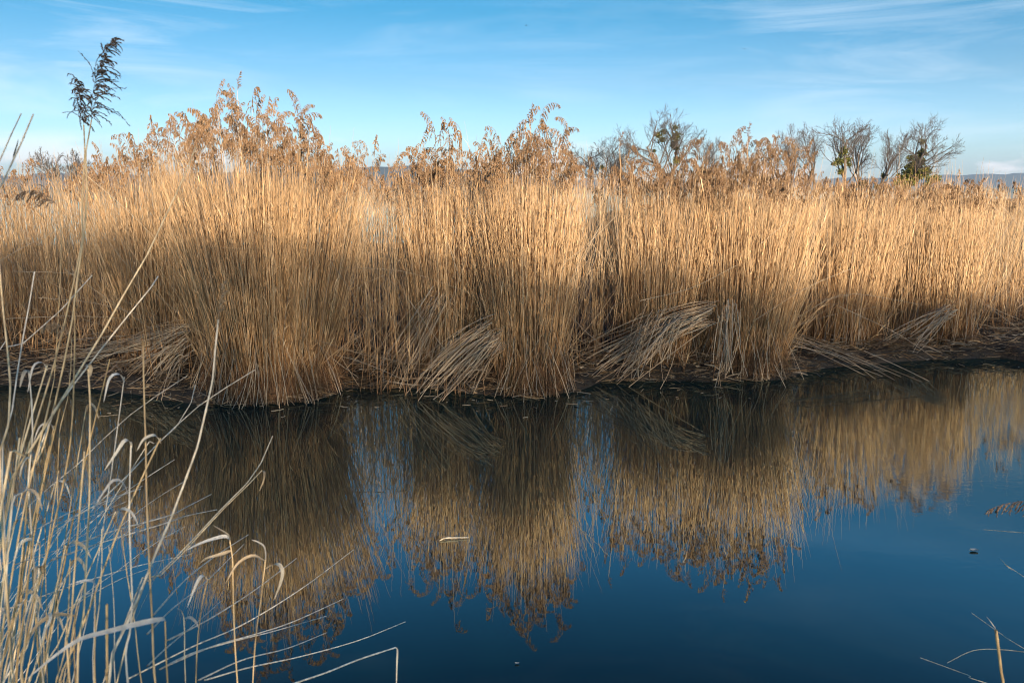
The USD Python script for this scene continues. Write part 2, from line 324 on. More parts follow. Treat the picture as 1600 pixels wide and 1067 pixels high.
def axis_steps(a):
    return np.unique(np.concatenate(a))
gx = axis_steps([np.linspace(-7000, -200, 10), np.linspace(-200, -14, 16), np.linspace(-14, 16, 240), np.linspace(16, 200, 20), np.linspace(200, 7000, 10)])
gy = axis_steps([np.linspace(-7000, -100, 8), np.linspace(-100, -30, 8), np.linspace(-30, -3, 34), np.linspace(-3, 4, 36), np.linspace(4, 7, 6), np.linspace(7, 14, 90), np.linspace(14, 45, 30), np.linspace(45, 200, 24), np.linspace(200, 7000, 12)])
GX, GY = np.meshgrid(gx, gy, indexing='ij')
GZ = ground_z(GX, GY)
def grid_geo(X, Y, Z):
    n, k = X.shape
    i, j = np.meshgrid(np.arange(n - 1), np.arange(k - 1), indexing='ij')
    q = np.stack([i * k + j, (i + 1) * k + j, (i + 1) * k + j + 1, i * k + j + 1], -1).reshape(-1, 4)
    P = np.stack([X, Y, Z], -1)
    dx, dy = np.gradient(P, axis=0), np.gradient(P, axis=1)
    return P, [q], norm(np.cross(dx, dy)), None
tag(put('ground', grid_geo(GX, GY, GZ), M_ground), 'dark muddy marsh ground under the reeds', kind='structure')
wx, wy = np.meshgrid(np.linspace(-7000, 7000, 3), np.linspace(-7000, 7000, 3), indexing='ij')
tag(put('water', grid_geo(wx, wy, 0 * wx), M_water), 'still dark blue water of the channel and lake', kind='structure')

# far shore: low wooded ridges beyond the lake
def ridge(name, label, px0, px1, heights, Y, depth, seed):
    xs = np.linspace(at(px0, 290, Y)[0], at(px1, 290, Y)[0], 160)
    hs = np.interp(np.linspace(0, 1, 160), np.linspace(0, 1, len(heights)), heights) / FPX * Y + CAM_H
    hs = hs + 0.010 * Y * (meshkit.fbm(np.stack([xs * 24 / Y, xs * 0, xs * 0 + seed], -1), 5, seed) - 0.5)
    prof = np.array([0.0, 0.25, 0.5, 0.72, 0.88, 1.0, 0.85, 0.5, 0.0])
    X = np.repeat(xs[:, None], 9, 1); D = np.linspace(0, depth, 9)[None] + 0 * X
    Z = np.maximum(hs[:, None], 3) * prof[None] - 1.0
    Z = Z * (1 + 0.25 * (meshkit.fbm(np.stack([X * 30 / Y, D * 30 / Y, 0 * X + seed], -1), 4, seed + 1) - 0.5) * (prof[None] < 0.99))
    tag(put(name, grid_geo(X, Y + D, Z), M_hill), label, kind='structure')
ridge('hills', 'low blue wooded ridge across the lake on the left', -900, 900, [16, 16, 18, 20, 20, 20, 20, 24, 36, 30, 8], 4200, 700, 2)
ridge('hills', 'low blue hills across the lake on the right', 700, 2600, [4, 10, 12, 14, 18, 26, 28, 24, 20, 22], 5200, 800, 5)

# ---------------------------------------------------------------- seed plumes
def plume(g, L, droop=1.6, nb=16, ns=6, spread=1.0, w=0.0028, sl=0.02, start=0.12, hang=1.0, nod=1.2, ragged=1.0):
    """a nodding seed head: base at the origin, +z up, drooping towards +x"""
    k = 14
    s = np.linspace(0, 1, k)
    a = start + (droop - start) * s ** nod
    step = L / (k - 1)
    P = np.zeros((k, 3))
    P[1:, 0] = np.cumsum(np.sin(a[:-1]) * step); P[1:, 2] = np.cumsum(np.cos(a[:-1]) * step)
    geos = [tubes(P[None], np.linspace(w * 0.55, w * 0.25, k)[None], 3, 0.6, 0.2)]
    P0s, P1s = [], []
    strands, srad = [], []
    for b in range(nb):
        u = 0.04 + 0.96 * (b + g.random() * 0.8) / nb
        i = min(int(u * (k - 1)), k - 2); f = u * (k - 1) - i
        o = P[i] * (1 - f) + P[i + 1] * f
        t = norm(P[i + 1] - P[i])
        lb = L * (0.16 + 0.42 * (1 - u) ** 0.8) * (0.7 + 0.6 * g.random()) * spread
        side = np.array([g.normal() * 0.55, g.normal() * 0.75, g.normal() * 0.25]) * ragged
        lb = lb * (1 + (ragged - 1) * g.normal() * 0.9) if ragged > 1 else lb
        d = norm(t * 1.0 + side * 0.75 + np.array([0.25, 0, 0]))
        q = [o]; m = 5
        for _ in range(m):
            d = norm(d + np.array([0.05, 0, -0.42 * hang]) + g.normal(size=3) * 0.16 * (ragged - 1))
            q.append(q[-1] + d * lb / m)
        q = np.array(q)
        strands.append(q); srad.append(np.linspace(w * 0.22, w * 0.14, m + 1))
        cnt = ns
        v = 0.12 + 0.88 * (np.arange(cnt) + g.random(cnt) * 0.7) / cnt
        ii = np.minimum((v * m).astype(int), m - 1); ff = (v * m - ii)[:, None]
        c = q[ii] * (1 - ff) + q[ii + 1] * ff
        td = norm(q[ii + 1] - q[ii])
        dd = norm(td + g.normal(size=(cnt, 3)) * 0.4 + np.array([0, 0, -0.2 * hang]))
        ll = sl * (0.7 + 0.6 * g.random((cnt, 1)))
        P0s.append(c - dd * ll * 0.3); P1s.append(c + dd * ll * 0.7)
    P0s, P1s = np.vstack(P0s), np.vstack(P1s)
    n = len(P0s)
    base_tone = g.random() * 0.4
    ws, t1, t2 = w * (0.7 + 0.6 * g.random(n)), np.clip(base_tone + g.random(n) * 0.6, 0, 1), g.random(n) * 0.95
    geos.append(spindles(P0s, P1s, ws, t1, t2) if w < 0.0020 else glumes(P0s, P1s, ws, t1, t2, g))
    if w < 0.0020: geos.append(tubes(np.array(strands), np.array(srad), 3, 0.5, 0.2))
    return join(*geos)

gp = np.random.default_rng(5)
PLUMES = [plume(gp, 0.24 + 0.10 * gp.random(), dr, nb=25, ns=11, w=0.0029, sl=0.022, spread=sp, hang=hg, nod=1.8)
          for dr, sp, hg in ((0.8, 0.5, 1.2), (1.5, 0.6, 1.8), (2.2, 0.6, 1.8), (2.6, 0.55, 1.6), (1.9, 0.65, 2.0), (2.8, 0.5, 1.5), (1.1, 0.5, 1.5), (2.3, 0.6, 2.0))]
PLUMES_FAR = [plume(gp, 0.22 + 0.08 * gp.random(), dr, nb=13, ns=5, w=0.0050, sl=0.040, spread=0.75, hang=1.7, nod=1.8) for dr in (1.0, 1.7, 2.2, 2.6)]
PLUME_UP = plume(gp, 0.27, 0.35, nb=22, ns=6, w=0.0038, sl=0.028, spread=0.45, hang=0.35)

def placed(geo, p, az, s=1.0, lean=0.0):
    c, sn = math.cos(az), math.sin(az)
    M = np.array([[c, -sn, 0], [sn, c, 0], [0, 0, 1.0]])
    V = np.asarray(geo[0]).reshape(-1, 3) * s @ M.T + p
    N = np.asarray(geo[2]).reshape(-1, 3) @ M.T
    S = np.array(geo[3]).reshape(-1, 3)
    return V, geo[1], N, S

# heights of the plume tops along the bank
ENV = np.array([(-400, 250), (0, 246), (60, 240), (120, 252), (160, 222), (200, 196), (250, 196), (285, 142), (305, 180), (330, 150), (370, 140), (400, 146), (440, 150), (480, 172), (510, 196), (530, 232), (555, 198), (580, 208), (602, 256), (625, 236), (650, 208), (690, 182), (720, 180), (735, 244), (755, 196), (780, 190), (800, 180), (830, 166), (860, 168), (890, 196), (905, 226), (935, 240), (970, 222), (1000, 240), (1030, 226), (1060, 234), (1090, 218), (1120, 238), (1140, 214), (1165, 194), (1200, 206), (1240, 212), (1270, 240), (1300, 268), (1340, 288), (1400, 294), (1460, 290), (1500, 272), (1530, 272), (1565, 272), (1600, 282), (2000, 285)], float)
_ex = np.array([at(px, 290, 8.8)[0] for px in ENV[:, 0]]); _ez = np.array([zrow(py, 8.8) for py in ENV[:, 1]])
def top_z(x, y):
    """plume-top height over the marsh: follows the stands seen along the bank, evens out further back"""
    a = np.interp(np.asarray(x) * 8.8 / np.maximum(y, 8.0), _ex, _ez)
    return CAM_H + (a - CAM_H) * np.clip(np.asarray(y) / 8.8, 1.0, 1.3)
_bx = np.array([at(px, 290, 8.8)[0] for px in (-400, 0, 150, 260, 500, 620, 800, 1000, 1200, 1350, 1600, 2000)])
_bz = np.array([zrow(py, 8.8) for py in (288, 288, 280, 262, 266, 284, 268, 294, 294, 308, 314, 314)])
def body_z(x, y):
    return np.interp(np.asarray(x) * 8.8 / np.maximum(y, 8.0), _bx, _bz) + 0.45 * noise2(x, y, 1.6, 51) + 0.3 * noise2(x, y, 5.0, 52)

def stem_lines(p0, p1, bend, k=5):
    t = np.linspace(0, 1, k)[None, :, None]
    return p0[:, None] * (1 - t) + p1[:, None] * t + bend[:, None] * (t * (1 - t) * 4)

def blades(P, frac, g, lo=0.05, hi=0.24, w=0.0046):
    """dead leaf blades clinging to some of the stems"""
    n = int(len(P) * frac)
    i = g.integers(0, len(P), n); k = P.shape[1]
    u = 0.12 + 0.82 * g.random(n); a = np.minimum((u * (k - 1)).astype(int), k - 2); f = (u * (k - 1) - a)[:, None]
    o = P[i, a] * (1 - f) + P[i, a + 1] * f
    T = norm(P[i, a + 1] - P[i, a])
    out = norm(np.stack([g.normal(size=n), g.normal(size=n), 0 * u], 1))
    L = (lo + (hi - lo) * g.random(n))[:, None]
    d1 = norm(T + out * (0.15 + 0.5 * g.random((n, 1)))); d2 = norm(d1 + out * 0.5 * g.random((n, 1)) - np.array([0, 0, 1]) * g.random((n, 1)) ** 3 * 1.6)
    Q = np.stack([o, o + d1 * L * 0.5, o + d1 * L * 0.5 + d2 * L * 0.5], 1)
    return ribbons(Q, np.array([[w, w * 0.8, 0.0006]]), np.cross(out, T), tone=0.35 + 0.65 * g.random(n), tone2=g.random(n) * 0.95)

# the bare winter thicket behind the photographer: its shade lies over the channel and the lower reeds
def thicket():
    g = np.random.default_rng(404)
    n = 34000
    x = -9 + 32 * g.random(n); y = -14.5 + 0.45 * g.normal(size=n)
    crest = 6.25 - 0.06 * (x - 1) + 0.7 * noise2(x, 0 * x, 0.4, 9) + 0.4 * noise2(x, 0 * x, 1.3, 10)
    az = 2 * np.pi * g.random(n); el = 0.75 + 0.45 * g.normal(size=n)
    d = np.stack([np.cos(az) * np.cos(el), np.sin(az) * np.cos(el), np.abs(np.sin(el))], 1) * (0.25 + 0.4 * g.random((n, 1)))
    z = np.maximum(0.2, 0.3 + crest * (0.42 + 0.58 * g.random(n) ** 0.75) - d[:, 2] * 0.5)
    c = np.stack([x, y, z], 1)
    tw = stem_lines(c - d / 2, c + d / 2, g.normal(size=(n, 3)) * 0.0, 2)
    m = 160
    bx = -9 + 32 * g.random(m); cr = 5.3 - 0.05 * bx
    tr = stem_lines(np.stack([bx, -14.5 + g.normal(size=m) * 0.6, 0 * bx + 0.3], 1), np.stack([bx + g.normal(size=m) * 0.7, -14.5 + g.normal(size=m), cr * (0.7 + 0.25 * g.random(m))], 1), g.normal(size=(m, 3)) * 0.2, 6)
    tag(put('thicket', join(tubes(tw, np.array([[0.008, 0.004]]) * THICK, 3), tubes(tr, np.linspace(0.03, 0.012, 6)[None], 5)), M_bark), 'bare winter thicket standing on the near bank', 'thicket', kind='stuff')
THICK = 1.05
thicket()

# ---------------------------------------------------------------- reed tussocks along the bank
def tussock(label, px, py, hw, top_hw, n, n_plume, seed, mat_h=0.30, depth=0.55, lean=0.0, fibres=1500, name='reed_tussock', zdrop=0.0):
    """a clump standing in the water's edge; px, py its foot in the photograph, hw its half width there"""
    g = np.random.default_rng(seed)
    Y = CAM_H / math.tan(PITCH + math.atan((py - 533.5) / FPX))
    c = at(px, py, Y); rx = hw / FPX * Y; trx = top_hw / FPX * Y
    ry = depth; cy = c[1] + ry * 0.9
    root = thing(name, label, 'reeds', loc=(c[0], cy, 0))
    L0 = (c[0], cy, 0)
    # stems
    r = np.sqrt(g.random(n)); th = g.random(n) * 2 * np.pi
    ux, uy = r * np.cos(th), r * np.sin(th)
    p0 = np.stack([c[0] + ux * rx, cy + uy * ry, 0.06 + 0.20 * (1 - r) * g.random(n) + 0.03 * g.random(n)], 1)
    fan = trx - rx
    wild = np.where(g.random(n) < 0.22, 3.0, 1.0)
    topx = p0[:, 0] + ux * fan * 1.25 + g.normal(size=n) * 0.09 * wild + lean
    topy = p0[:, 1] + uy * fan * 0.8 + g.normal(size=n) * 0.10 * wild
    hz = body_z(topx, topy) - zdrop + g.normal(size=n) * 0.14 - 0.55 * g.random(n) ** 2.5
    hz = hz + np.where(g.random(n) < 0.3, np.minimum(g.exponential(0.13, n), 0.32), 0.0)
    short = g.random(n) < 0.12
    hz = np.where(short, hz * (0.25 + 0.6 * g.random(n)), hz)
    p1 = np.stack([topx, topy, hz], 1)
    bend = np.stack([-ux * fan * 0.10 + g.normal(size=n) * 0.025 * wild, g.normal(size=n) * 0.03, 0 * hz], 1)
    P = stem_lines(p0, p1, bend)
    rad = np.array([[1.0, 0.97, 0.9, 0.74, 0.32]]) * (0.0020 + 0.0017 * g.random((n, 1)))
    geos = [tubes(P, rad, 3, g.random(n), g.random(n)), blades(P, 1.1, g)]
    # taller stems that carry plumes
    m = n_plume
    r = np.sqrt(g.random(m)) * 0.95; th = g.random(m) * 2 * np.pi
    ux, uy = r * np.cos(th), r * np.sin(th)
    q0 = np.stack([c[0] + ux * rx, cy + uy * ry, 0.15 + 0 * ux], 1)
    tx = q0[:, 0] + ux * fan * 1.2 + g.normal(size=m) * 0.07; ty = q0[:, 1] + uy * fan * 0.6 + g.normal(size=m) * 0.1
    tz = top_z(tx, ty) - zdrop - 0.10 - 0.72 * g.random(m) ** 0.55
    tz = np.maximum(tz, body_z(tx, ty) - 0.30 + 0.3 * g.random(m))
    q1 = np.stack([tx, ty, tz], 1)
    Q = stem_lines(q0, q1, np.stack([-ux * fan * 0.12 + g.normal(size=m) * 0.02, 0 * ux, 0 * ux], 1))
    geos.append(tubes(Q, np.linspace(1.0, 0.42, 5)[None] * (0.0030 + 0.0010 * g.random((m, 1))), 3, g.random(m), g.random(m) * 0.9))
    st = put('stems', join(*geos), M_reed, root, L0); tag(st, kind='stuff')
    for i in range(m):
        az = (math.pi if g.random() < 0.5 else 0.0) + g.normal() * 0.9
        put('plume', placed(PLUMES[g.integers(len(PLUMES))], q1[i], az, 0.75 + 0.5 * g.random()), M_plume, root, L0)
    # the tangled foot of old roots and stubble
    a = np.linspace(0, 2 * np.pi, 40, endpoint=False); zz = np.linspace(0, 1, 7)
    A, Zq = np.meshgrid(a, zz, indexing='ij')
    lump = 1 + 0.30 * (meshkit.fbm(np.stack([np.cos(A) * 3 + seed, np.sin(A) * 3, Zq * 3], -1), 3, seed) - 0.5)
    prof = (0.86 + 0.16 * np.sin(Zq * 2.2)) * np.sqrt(np.clip(1 - Zq ** 3, 0, 1))
    core = np.stack([c[0] + np.cos(A) * rx * 1.02 * prof * lump, cy + np.sin(A) * ry * prof * lump, 0.02 + mat_h * 0.8 * Zq], -1)
    ii, jj = np.meshgrid(np.arange(40), np.arange(6), indexing='ij')
    qd = np.stack([ii * 7 + jj, (ii + 1) % 40 * 7 + jj, (ii + 1) % 40 * 7 + jj + 1, ii * 7 + jj + 1], -1).reshape(-1, 4)
    cv = core.reshape(-1, 3)
    cn = norm(np.stack([np.cos(A), np.sin(A), 0.3 + 0 * A], -1)).reshape(-1, 3)
    geo_core = (cv, [qd], cn, np.zeros((len(cv), 3)))
    th = g.random(fibres) * 2 * np.pi; rr = 0.85 + 0.25 * g.random(fibres)
    h0 = mat_h * (0.25 + 1.1 * g.random(fibres))
    f0 = np.stack([c[0] + np.cos(th) * rx * rr * 0.92, cy + np.sin(th) * ry * rr * 0.92, h0], 1)
    f1 = np.stack([c[0] + np.cos(th) * rx * (rr + 0.10) + g.normal(size=fibres) * 0.03, cy + np.sin(th) * ry * (rr + 0.12) + g.normal(size=fibres) * 0.03, h0 * (0.05 + 0.55 * g.random(fibres)) - 0.01], 1)
    fb = np.stack([np.cos(th) * 0.02, np.sin(th) * 0.02, 0 * th], 1) + g.normal(size=(fibres, 3)) * 0.012
    FB = stem_lines(f0, f1, fb, 3)
    put('root_mat', join(geo_core, tubes(FB, np.array([[0.0016, 0.0022, 0.0009]]), 3, g.random(fibres), g.random(fibres))), M_fibre, root, L0)
    # broken stems hanging round the foot, their ends in the water
    k = max(20, n // 16)
    th = -np.pi * g.random(k); h0 = 0.35 + 0.5 * g.random(k)
    b0 = np.stack([c[0] + np.cos(th) * rx * 0.95, cy + np.sin(th) * ry * 0.95, h0], 1)
    b1 = np.stack([c[0] + np.cos(th) * rx * 1.1 + g.normal(size=k) * 0.13, cy + np.sin(th) * ry * (1.05 + 0.25 * g.random(k)), -0.03 + 0.08 * g.random(k)], 1)
    BB = stem_lines(b0, b1, g.normal(size=(k, 3)) * 0.02, 4)
    tag(put('hanging_stems', tubes(BB, 0.0024 + 0.0012 * g.random((k, 1)), 3, g.random(k), g.random(k)), M_grey, root, L0), kind='stuff')
    return root

tussock('broad fanned reed tussock with the tallest plumes, furthest into the water', 402, 630, 104, 158, 1650, 142, 21, 0.34, 0.62, fibres=2600)
tussock('narrow reed tussock behind two grey bent sheaves with mossy foot', 692, 596, 46, 74, 572, 51, 22, 0.30, 0.45)
tussock('upright reed tussock with bushy plumes and square brown fibrous foot at the water', 830, 618, 60, 84, 990, 93, 23, 0.32, 0.48, fibres=2200)
tussock('reed tussock rising behind the sheaf bent flat across its foot', 1040, 586, 62, 84, 704, 62, 24, 0.28, 0.45)
tussock('reed tussock right of the black gap, its stems hanging into the water', 1176, 592, 64, 100, 968, 110, 25, 0.30, 0.5, lean=0.10, fibres=1800)
tussock('small reed tussock on the mud bank before the dark hollow', 1500, 552, 34, 46, 330, 12, 26, 0.25, 0.4)
tussock('slim reed tussock beside the small grey leaning sheaf', 1440, 545, 32, 50, 308, 12, 27, 0.22, 0.35, fibres=700)
tussock('reed tussock on the bank with litter piled at its left foot', 1330, 556, 56, 80, 616, 21, 28, 0.20, 0.45, lean=0.08, fibres=800)
tussock('low reed tussock leaning left over the flattened straw', 236, 582, 50, 90, 572, 33, 29, 0.22, 0.45, lean=-0.14, fibres=800)

# ---------------------------------------------------------------- the reed bed behind
GAPS = [(578, 66, 0.36), (932, 44, 0.32), (748, 16, 0.45), (1385, 40, 0.35), (130, 55, 0.40), (1560, 50, 0.5)]
def bay(x):
    px = 800 + FPX * np.asarray(x) / 10.4
    k = np.ones_like(px)
    for c, w, lo in GAPS:
        k = np.minimum(k, 1 - (1 - lo) * np.exp(-((px - c) / w) ** 4))
    k = k * np.interp(px, [1230, 1330], [1.0, 0.62])
    return k

def reed_bed():
    g = np.random.default_rng(77)
    geos, pl = [], []
    bands = [(-0.9, 0.0, 1500, 0), (0.0, 0.9, 6400, 0), (0.9, 2.6, 4800, 0), (2.6, 6.0, 5200, 0), (6.0, 22.0, 5600, 1)]
    for d0, d1, n, far in bands:
        x = -9.6 + 21.0 * g.random(n) if not far else -6 + 26 * g.random(n)
        y = bed_y(x) + d0 + (d1 - d0) * g.random(n) + 0.35 * noise2(x, 0 * x, 1.1, 31)
        if not far and d0 > 2:
            keep = g.random(n) < np.interp(x, [3.4, 4.6], [1.0, 0.5])
            x, y = x[keep], y[keep]; n = len(x)
        if -0.5 < d0 < 5.0:                      # the stand is thin in the bays between the tussocks
            keep = g.random(n) < bay(x)
            x, y = x[keep], y[keep]; n = len(x)
        z = np.maximum(ground_z(x, y), -0.05)
        # reeds grow in tufts: draw the stems towards tuft centres
        cell = 0.42
        tx0 = (np.floor(x / cell) + 0.5) * cell + 0.15 * np.sin(np.floor(y / cell) * 7.1); ty0 = (np.floor(y / cell) + 0.5) * cell
        pull = 0.30 * g.random(n)
        x = x + (tx0 - x) * pull; y = y + (ty0 - y) * pull
        wild = np.where(g.random(n) < 0.14, 3.2, 1.0)
        tx = x + (x - tx0) * 0.5 + g.normal(size=n) * 0.11 * wild; ty = y + g.normal(size=n) * 0.11 * wild
        h = body_z(tx, ty) + g.normal(size=n) * 0.12 - 0.5 * g.random(n) ** 2.5
        h = h + np.where(g.random(n) < 0.3, np.minimum(g.exponential(0.12, n), 0.32), 0.0)
        h = np.where(g.random(n) < (0.6 if d0 < 0 else 0.15 if d0 < 1 else 0.05), z + (h - z) * (0.2 + 0.6 * g.random(n)), h)
        p0 = np.stack([x, y, z], 1); p1 = np.stack([tx, ty, h], 1)
        P = stem_lines(p0, p1, np.stack([g.normal(size=n) * 0.03 * wild, g.normal(size=n) * 0.03, 0 * h], 1))
        rad = np.array([[1.0, 0.97, 0.9, 0.74, 0.32]]) * (0.0020 + 0.0017 * g.random((n, 1)))
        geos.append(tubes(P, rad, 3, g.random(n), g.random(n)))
        geos.append(blades(P, 0.9 if not far else 0.4, g))
        m = int(n * (0.02 if d0 < 0 else 0.07 if d0 < 0.5 else 0.10 if d0 < 2 else 0.09 if not far else 0.12))
        x = -9.6 + 21.0 * g.random(m) if not far else -6 + 26 * g.random(m)
        y = bed_y(x) + d0 + (d1 - d0) * g.random(m)
        zt = np.maximum(top_z(x, y) - 0.16 - 0.65 * g.random(m) ** 0.6, body_z(x, y) - 0.38 + 0.40 * g.random(m))
        q0 = np.stack([x, y, np.maximum(ground_z(x, y), -0.05)], 1); q1 = np.stack([x + g.normal(size=m) * 0.1, y + g.normal(size=m) * 0.1, zt], 1)
        geos.append(tubes(stem_lines(q0, q1, g.normal(size=(m, 3)) * 0.02), np.linspace(1.0, 0.42, 5)[None] * 0.0034, 3, g.random(m), g.random(m) * 0.9))
        for i in range(m):
            bank = PLUMES_FAR
            pl.append(placed(bank[g.integers(len(bank))], q1[i], (math.pi if g.random() < 0.5 else 0.0) + g.normal() * 0.9, 0.65 + 0.5 * g.random()))
    n = 900
    x = -9 + 19.5 * g.random(n); y = bed_y(x) - 0.15 + 0.5 * g.random(n) - 0.5 * (g.random(n) < 0.3)
    z0 = np.maximum(ground_z(x, y), 0) + 0.02 + 0.5 * g.random(n) ** 2
    L = 0.5 + 1.2 * g.random(n); tilt = g.normal(size=n) * 0.75
    p0 = np.stack([x, y, z0], 1); p1 = p0 + np.stack([np.sin(tilt), 0.25 * g.normal(size=n), np.abs(np.cos(tilt))], 1) * L[:, None]
    lean = tubes(stem_lines(p0, p1, g.normal(size=(n, 3)) * 0.05), 0.0020 + 0.0016 * g.random((n, 1)), 3, g.random(n), g.random(n))
    bed = thing('reed_bed', 'dense golden bed of dry reeds filling the bank behind the tussocks', 'reeds')
    tag(bed, kind='stuff')
    tag(put('stems', join(*geos), M_reed, bed), kind='stuff')
    tag(put('plumes', join(*pl), M_plume, bed), kind='stuff')
    tag(put('leaning_stems', lean, M_grey, bed), kind='stuff')
reed_bed()

# the one plume that stands far above the rest, and the other single heads against the sky
def tall_reed(label, px, py_tip, py_bend, px_foot, py_foot, Y, az, scale=1.0, up=False):
    foot = at(px_foot, py_foot, Y); foot[2] = max(float(ground_z(foot[0], foot[1])), 0.1)
    top = at(px, py_bend, Y)
    t = thing('tall_reed', label, 'reed', loc=foot)
    P = stem_lines(foot[None], top[None], np.array([[0.01, 0, 0]]), 10)
    put('stem', tubes(P, np.linspace(0.0042, 0.0018, 10)[None], 5, 0.6, 0.2), M_reed, t, foot)
    put('plume', placed(PLUME_UP if up else PLUMES[2], top, az, scale), M_plume, t, foot)
tall_reed('single reed whose plume stands highest of all over the broad tussock', 371, 112, 142, 392, 600, 8.5, 0.3, 0.72, True)
tall_reed('reed with upright spike plume at the peak of the square-footed tussock', 829, 163, 196, 832, 600, 8.6, 1.2, 0.85, True)
tall_reed('lone reed plume nodding left before the bushy bare tree', 968, 208, 232, 978, 560, 9.2, 0.6, 0.7, True)
tall_reed('reed with upright spike plume over the tussock right of the gap', 1168, 188, 222, 1172, 580, 9.0, 1.0, 0.8, True)

# ---------------------------------------------------------------- bent sheaves and fallen straw
def sheaf(label, roots, tips, n, seed, droop=0.10, mat=None, r=0.0042):
    """a bundle of broken stems: roots and tips are pairs of (px, py, Y) between which the ends spread"""
    g = np.random.default_rng(seed); n = int(n * 0.6); droop = droop * 0.6
    a = np.array([at(*q) for q in roots]); b = np.array([at(*q) for q in tips])
    u = g.random(n)[:, None]; v = np.clip(u + g.normal(size=(n, 1)) * 0.2, 0, 1)
    def along(p, w):
        s = w * (len(p) - 1); i = np.minimum(s.astype(int), len(p) - 2)[:, 0]; f = s - i[:, None]
        return p[i] * (1 - f) + p[i + 1] * f
    p0 = along(a, u) + g.normal(size=(n, 3)) * 0.055; p1 = along(b, v) + g.normal(size=(n, 3)) * 0.07
    p1[:, 2] = np.maximum(p1[:, 2], -0.05)
    ext = 0.5 + 0.6 * g.random((n, 1)); p1 = p0 + (p1 - p0) * ext
    P = stem_lines(p0, p1, np.array([[0, 0, droop]]) * (0.2 + 1.1 * g.random((n, 1))) + g.normal(size=(n, 3)) * 0.025, 7)
    t = thing('bent_sheaf', label, 'reed sheaf', loc=tuple(p0.mean(0)))
    tag(put('stems', tubes(P, np.linspace(1.0, 0.6, 7)[None] * (r + 0.0014 * g.random((n, 1))), 4, g.random(n), g.random(n)), mat or M_grey, t, p0.mean(0)), kind='stuff')

sheaf('tall grey sheaf leaning left down to the water between litter and narrow tussock', [(680, 452, 8.7), (702, 470, 8.7)], [(585, 575, 8.5), (612, 604, 8.4), (640, 600, 8.3)], 60, 41)
sheaf('thick grey sheaf bent over into the water left of the square-footed tussock', [(760, 500, 8.3), (785, 545, 8.2)], [(650, 585, 8.1), (672, 616, 7.95), (725, 618, 7.9)], 110, 42, 0.10)
sheaf('broad pale sheaf bent flat and fanning left before the black gap', [(1115, 484, 8.9), (1105, 498, 8.8), (1050, 500, 8.7)], [(915, 555, 8.9), (925, 590, 8.7), (990, 598, 8.5)], 120, 43, 0.16)
sheaf('sheaf of straight broken stems dropping to the water under the pale flat sheaf', [(1010, 490, 8.8), (1060, 500, 8.7)], [(960, 596, 8.5), (1030, 600, 8.45)], 50, 44, 0.03)
sheaf('small grey sheaf leaning left in front of the slim tussock', [(1478, 476, 10.2), (1490, 488, 10.2)], [(1385, 540, 9.9), (1425, 552, 9.7)], 48, 45, 0.08)
sheaf('grey sheaf trailing right across the mud into the water', [(1215, 525, 9.4), (1250, 530, 9.4)], [(1400, 590, 8.6), (1440, 600, 8.5)], 16, 46, 0.05)
sheaf('low tangled sheaf lying left of the broad tussock over the black water edge', [(300, 500, 8.6), (285, 560, 8.3)], [(150, 560, 8.9), (190, 600, 8.5), (260, 625, 7.95)], 80, 47, 0.08)
sheaf('long grey straw lying flat along the left bank', [(280, 515, 8.9), (260, 545, 8.7)], [(20, 545, 9.6), (60, 585, 9.0)], 50, 48, 0.03)
sheaf('short upright broken sheaf at the left corner of the tussock beyond the gap', [(1128, 480, 8.7), (1150, 480, 8.7)], [(1118, 590, 8.55), (1146, 596, 8.5)], 46, 49, 0.0)

# litter of broken straw over the bank
g = np.random.default_rng(88)
n = 14000
x = -9.5 + 20 * g.random(n); e = edge_y(x); b = np.maximum(bed_y(x) + 0.5, e + 0.4)
y = e - 0.10 + (b - e + 0.05) * g.random(n) ** 1.25
z = np.maximum(ground_z(x, y), 0.0) + 0.005 + 0.12 * g.random(n) ** 2
L = 0.05 + 0.35 * g.random(n) ** 2
az = g.normal(size=n) * 0.8; el = g.normal(size=n) * 0.18
d = np.stack([np.cos(az) * np.cos(el), np.sin(az) * np.cos(el), np.sin(el)], 1) * L[:, None]
c = np.stack([x, y, z], 1)
P = stem_lines(c - d / 2, c + d / 2, g.normal(size=(n, 3)) * 0.014, 3)
half = n * 2 // 3
lit = join(tubes(P[:half], 0.0022 + 0.0018 * g.random((half, 1)), 3, g.random(half), g.random(half)),
           ribbons(P[half:], np.array([[0.003, 0.008, 0.002]]) * (0.6 + 0.8 * g.random((n - half, 1))), norm(g.normal(size=(n - half, 3)) + np.array([0, 0, 0.3])), g.random(n - half), g.random(n - half), 0.25))
tag(put('reed_litter', lit, M_litter), 'brown litter of broken straw and leaves over the bank', 'litter', kind='stuff')

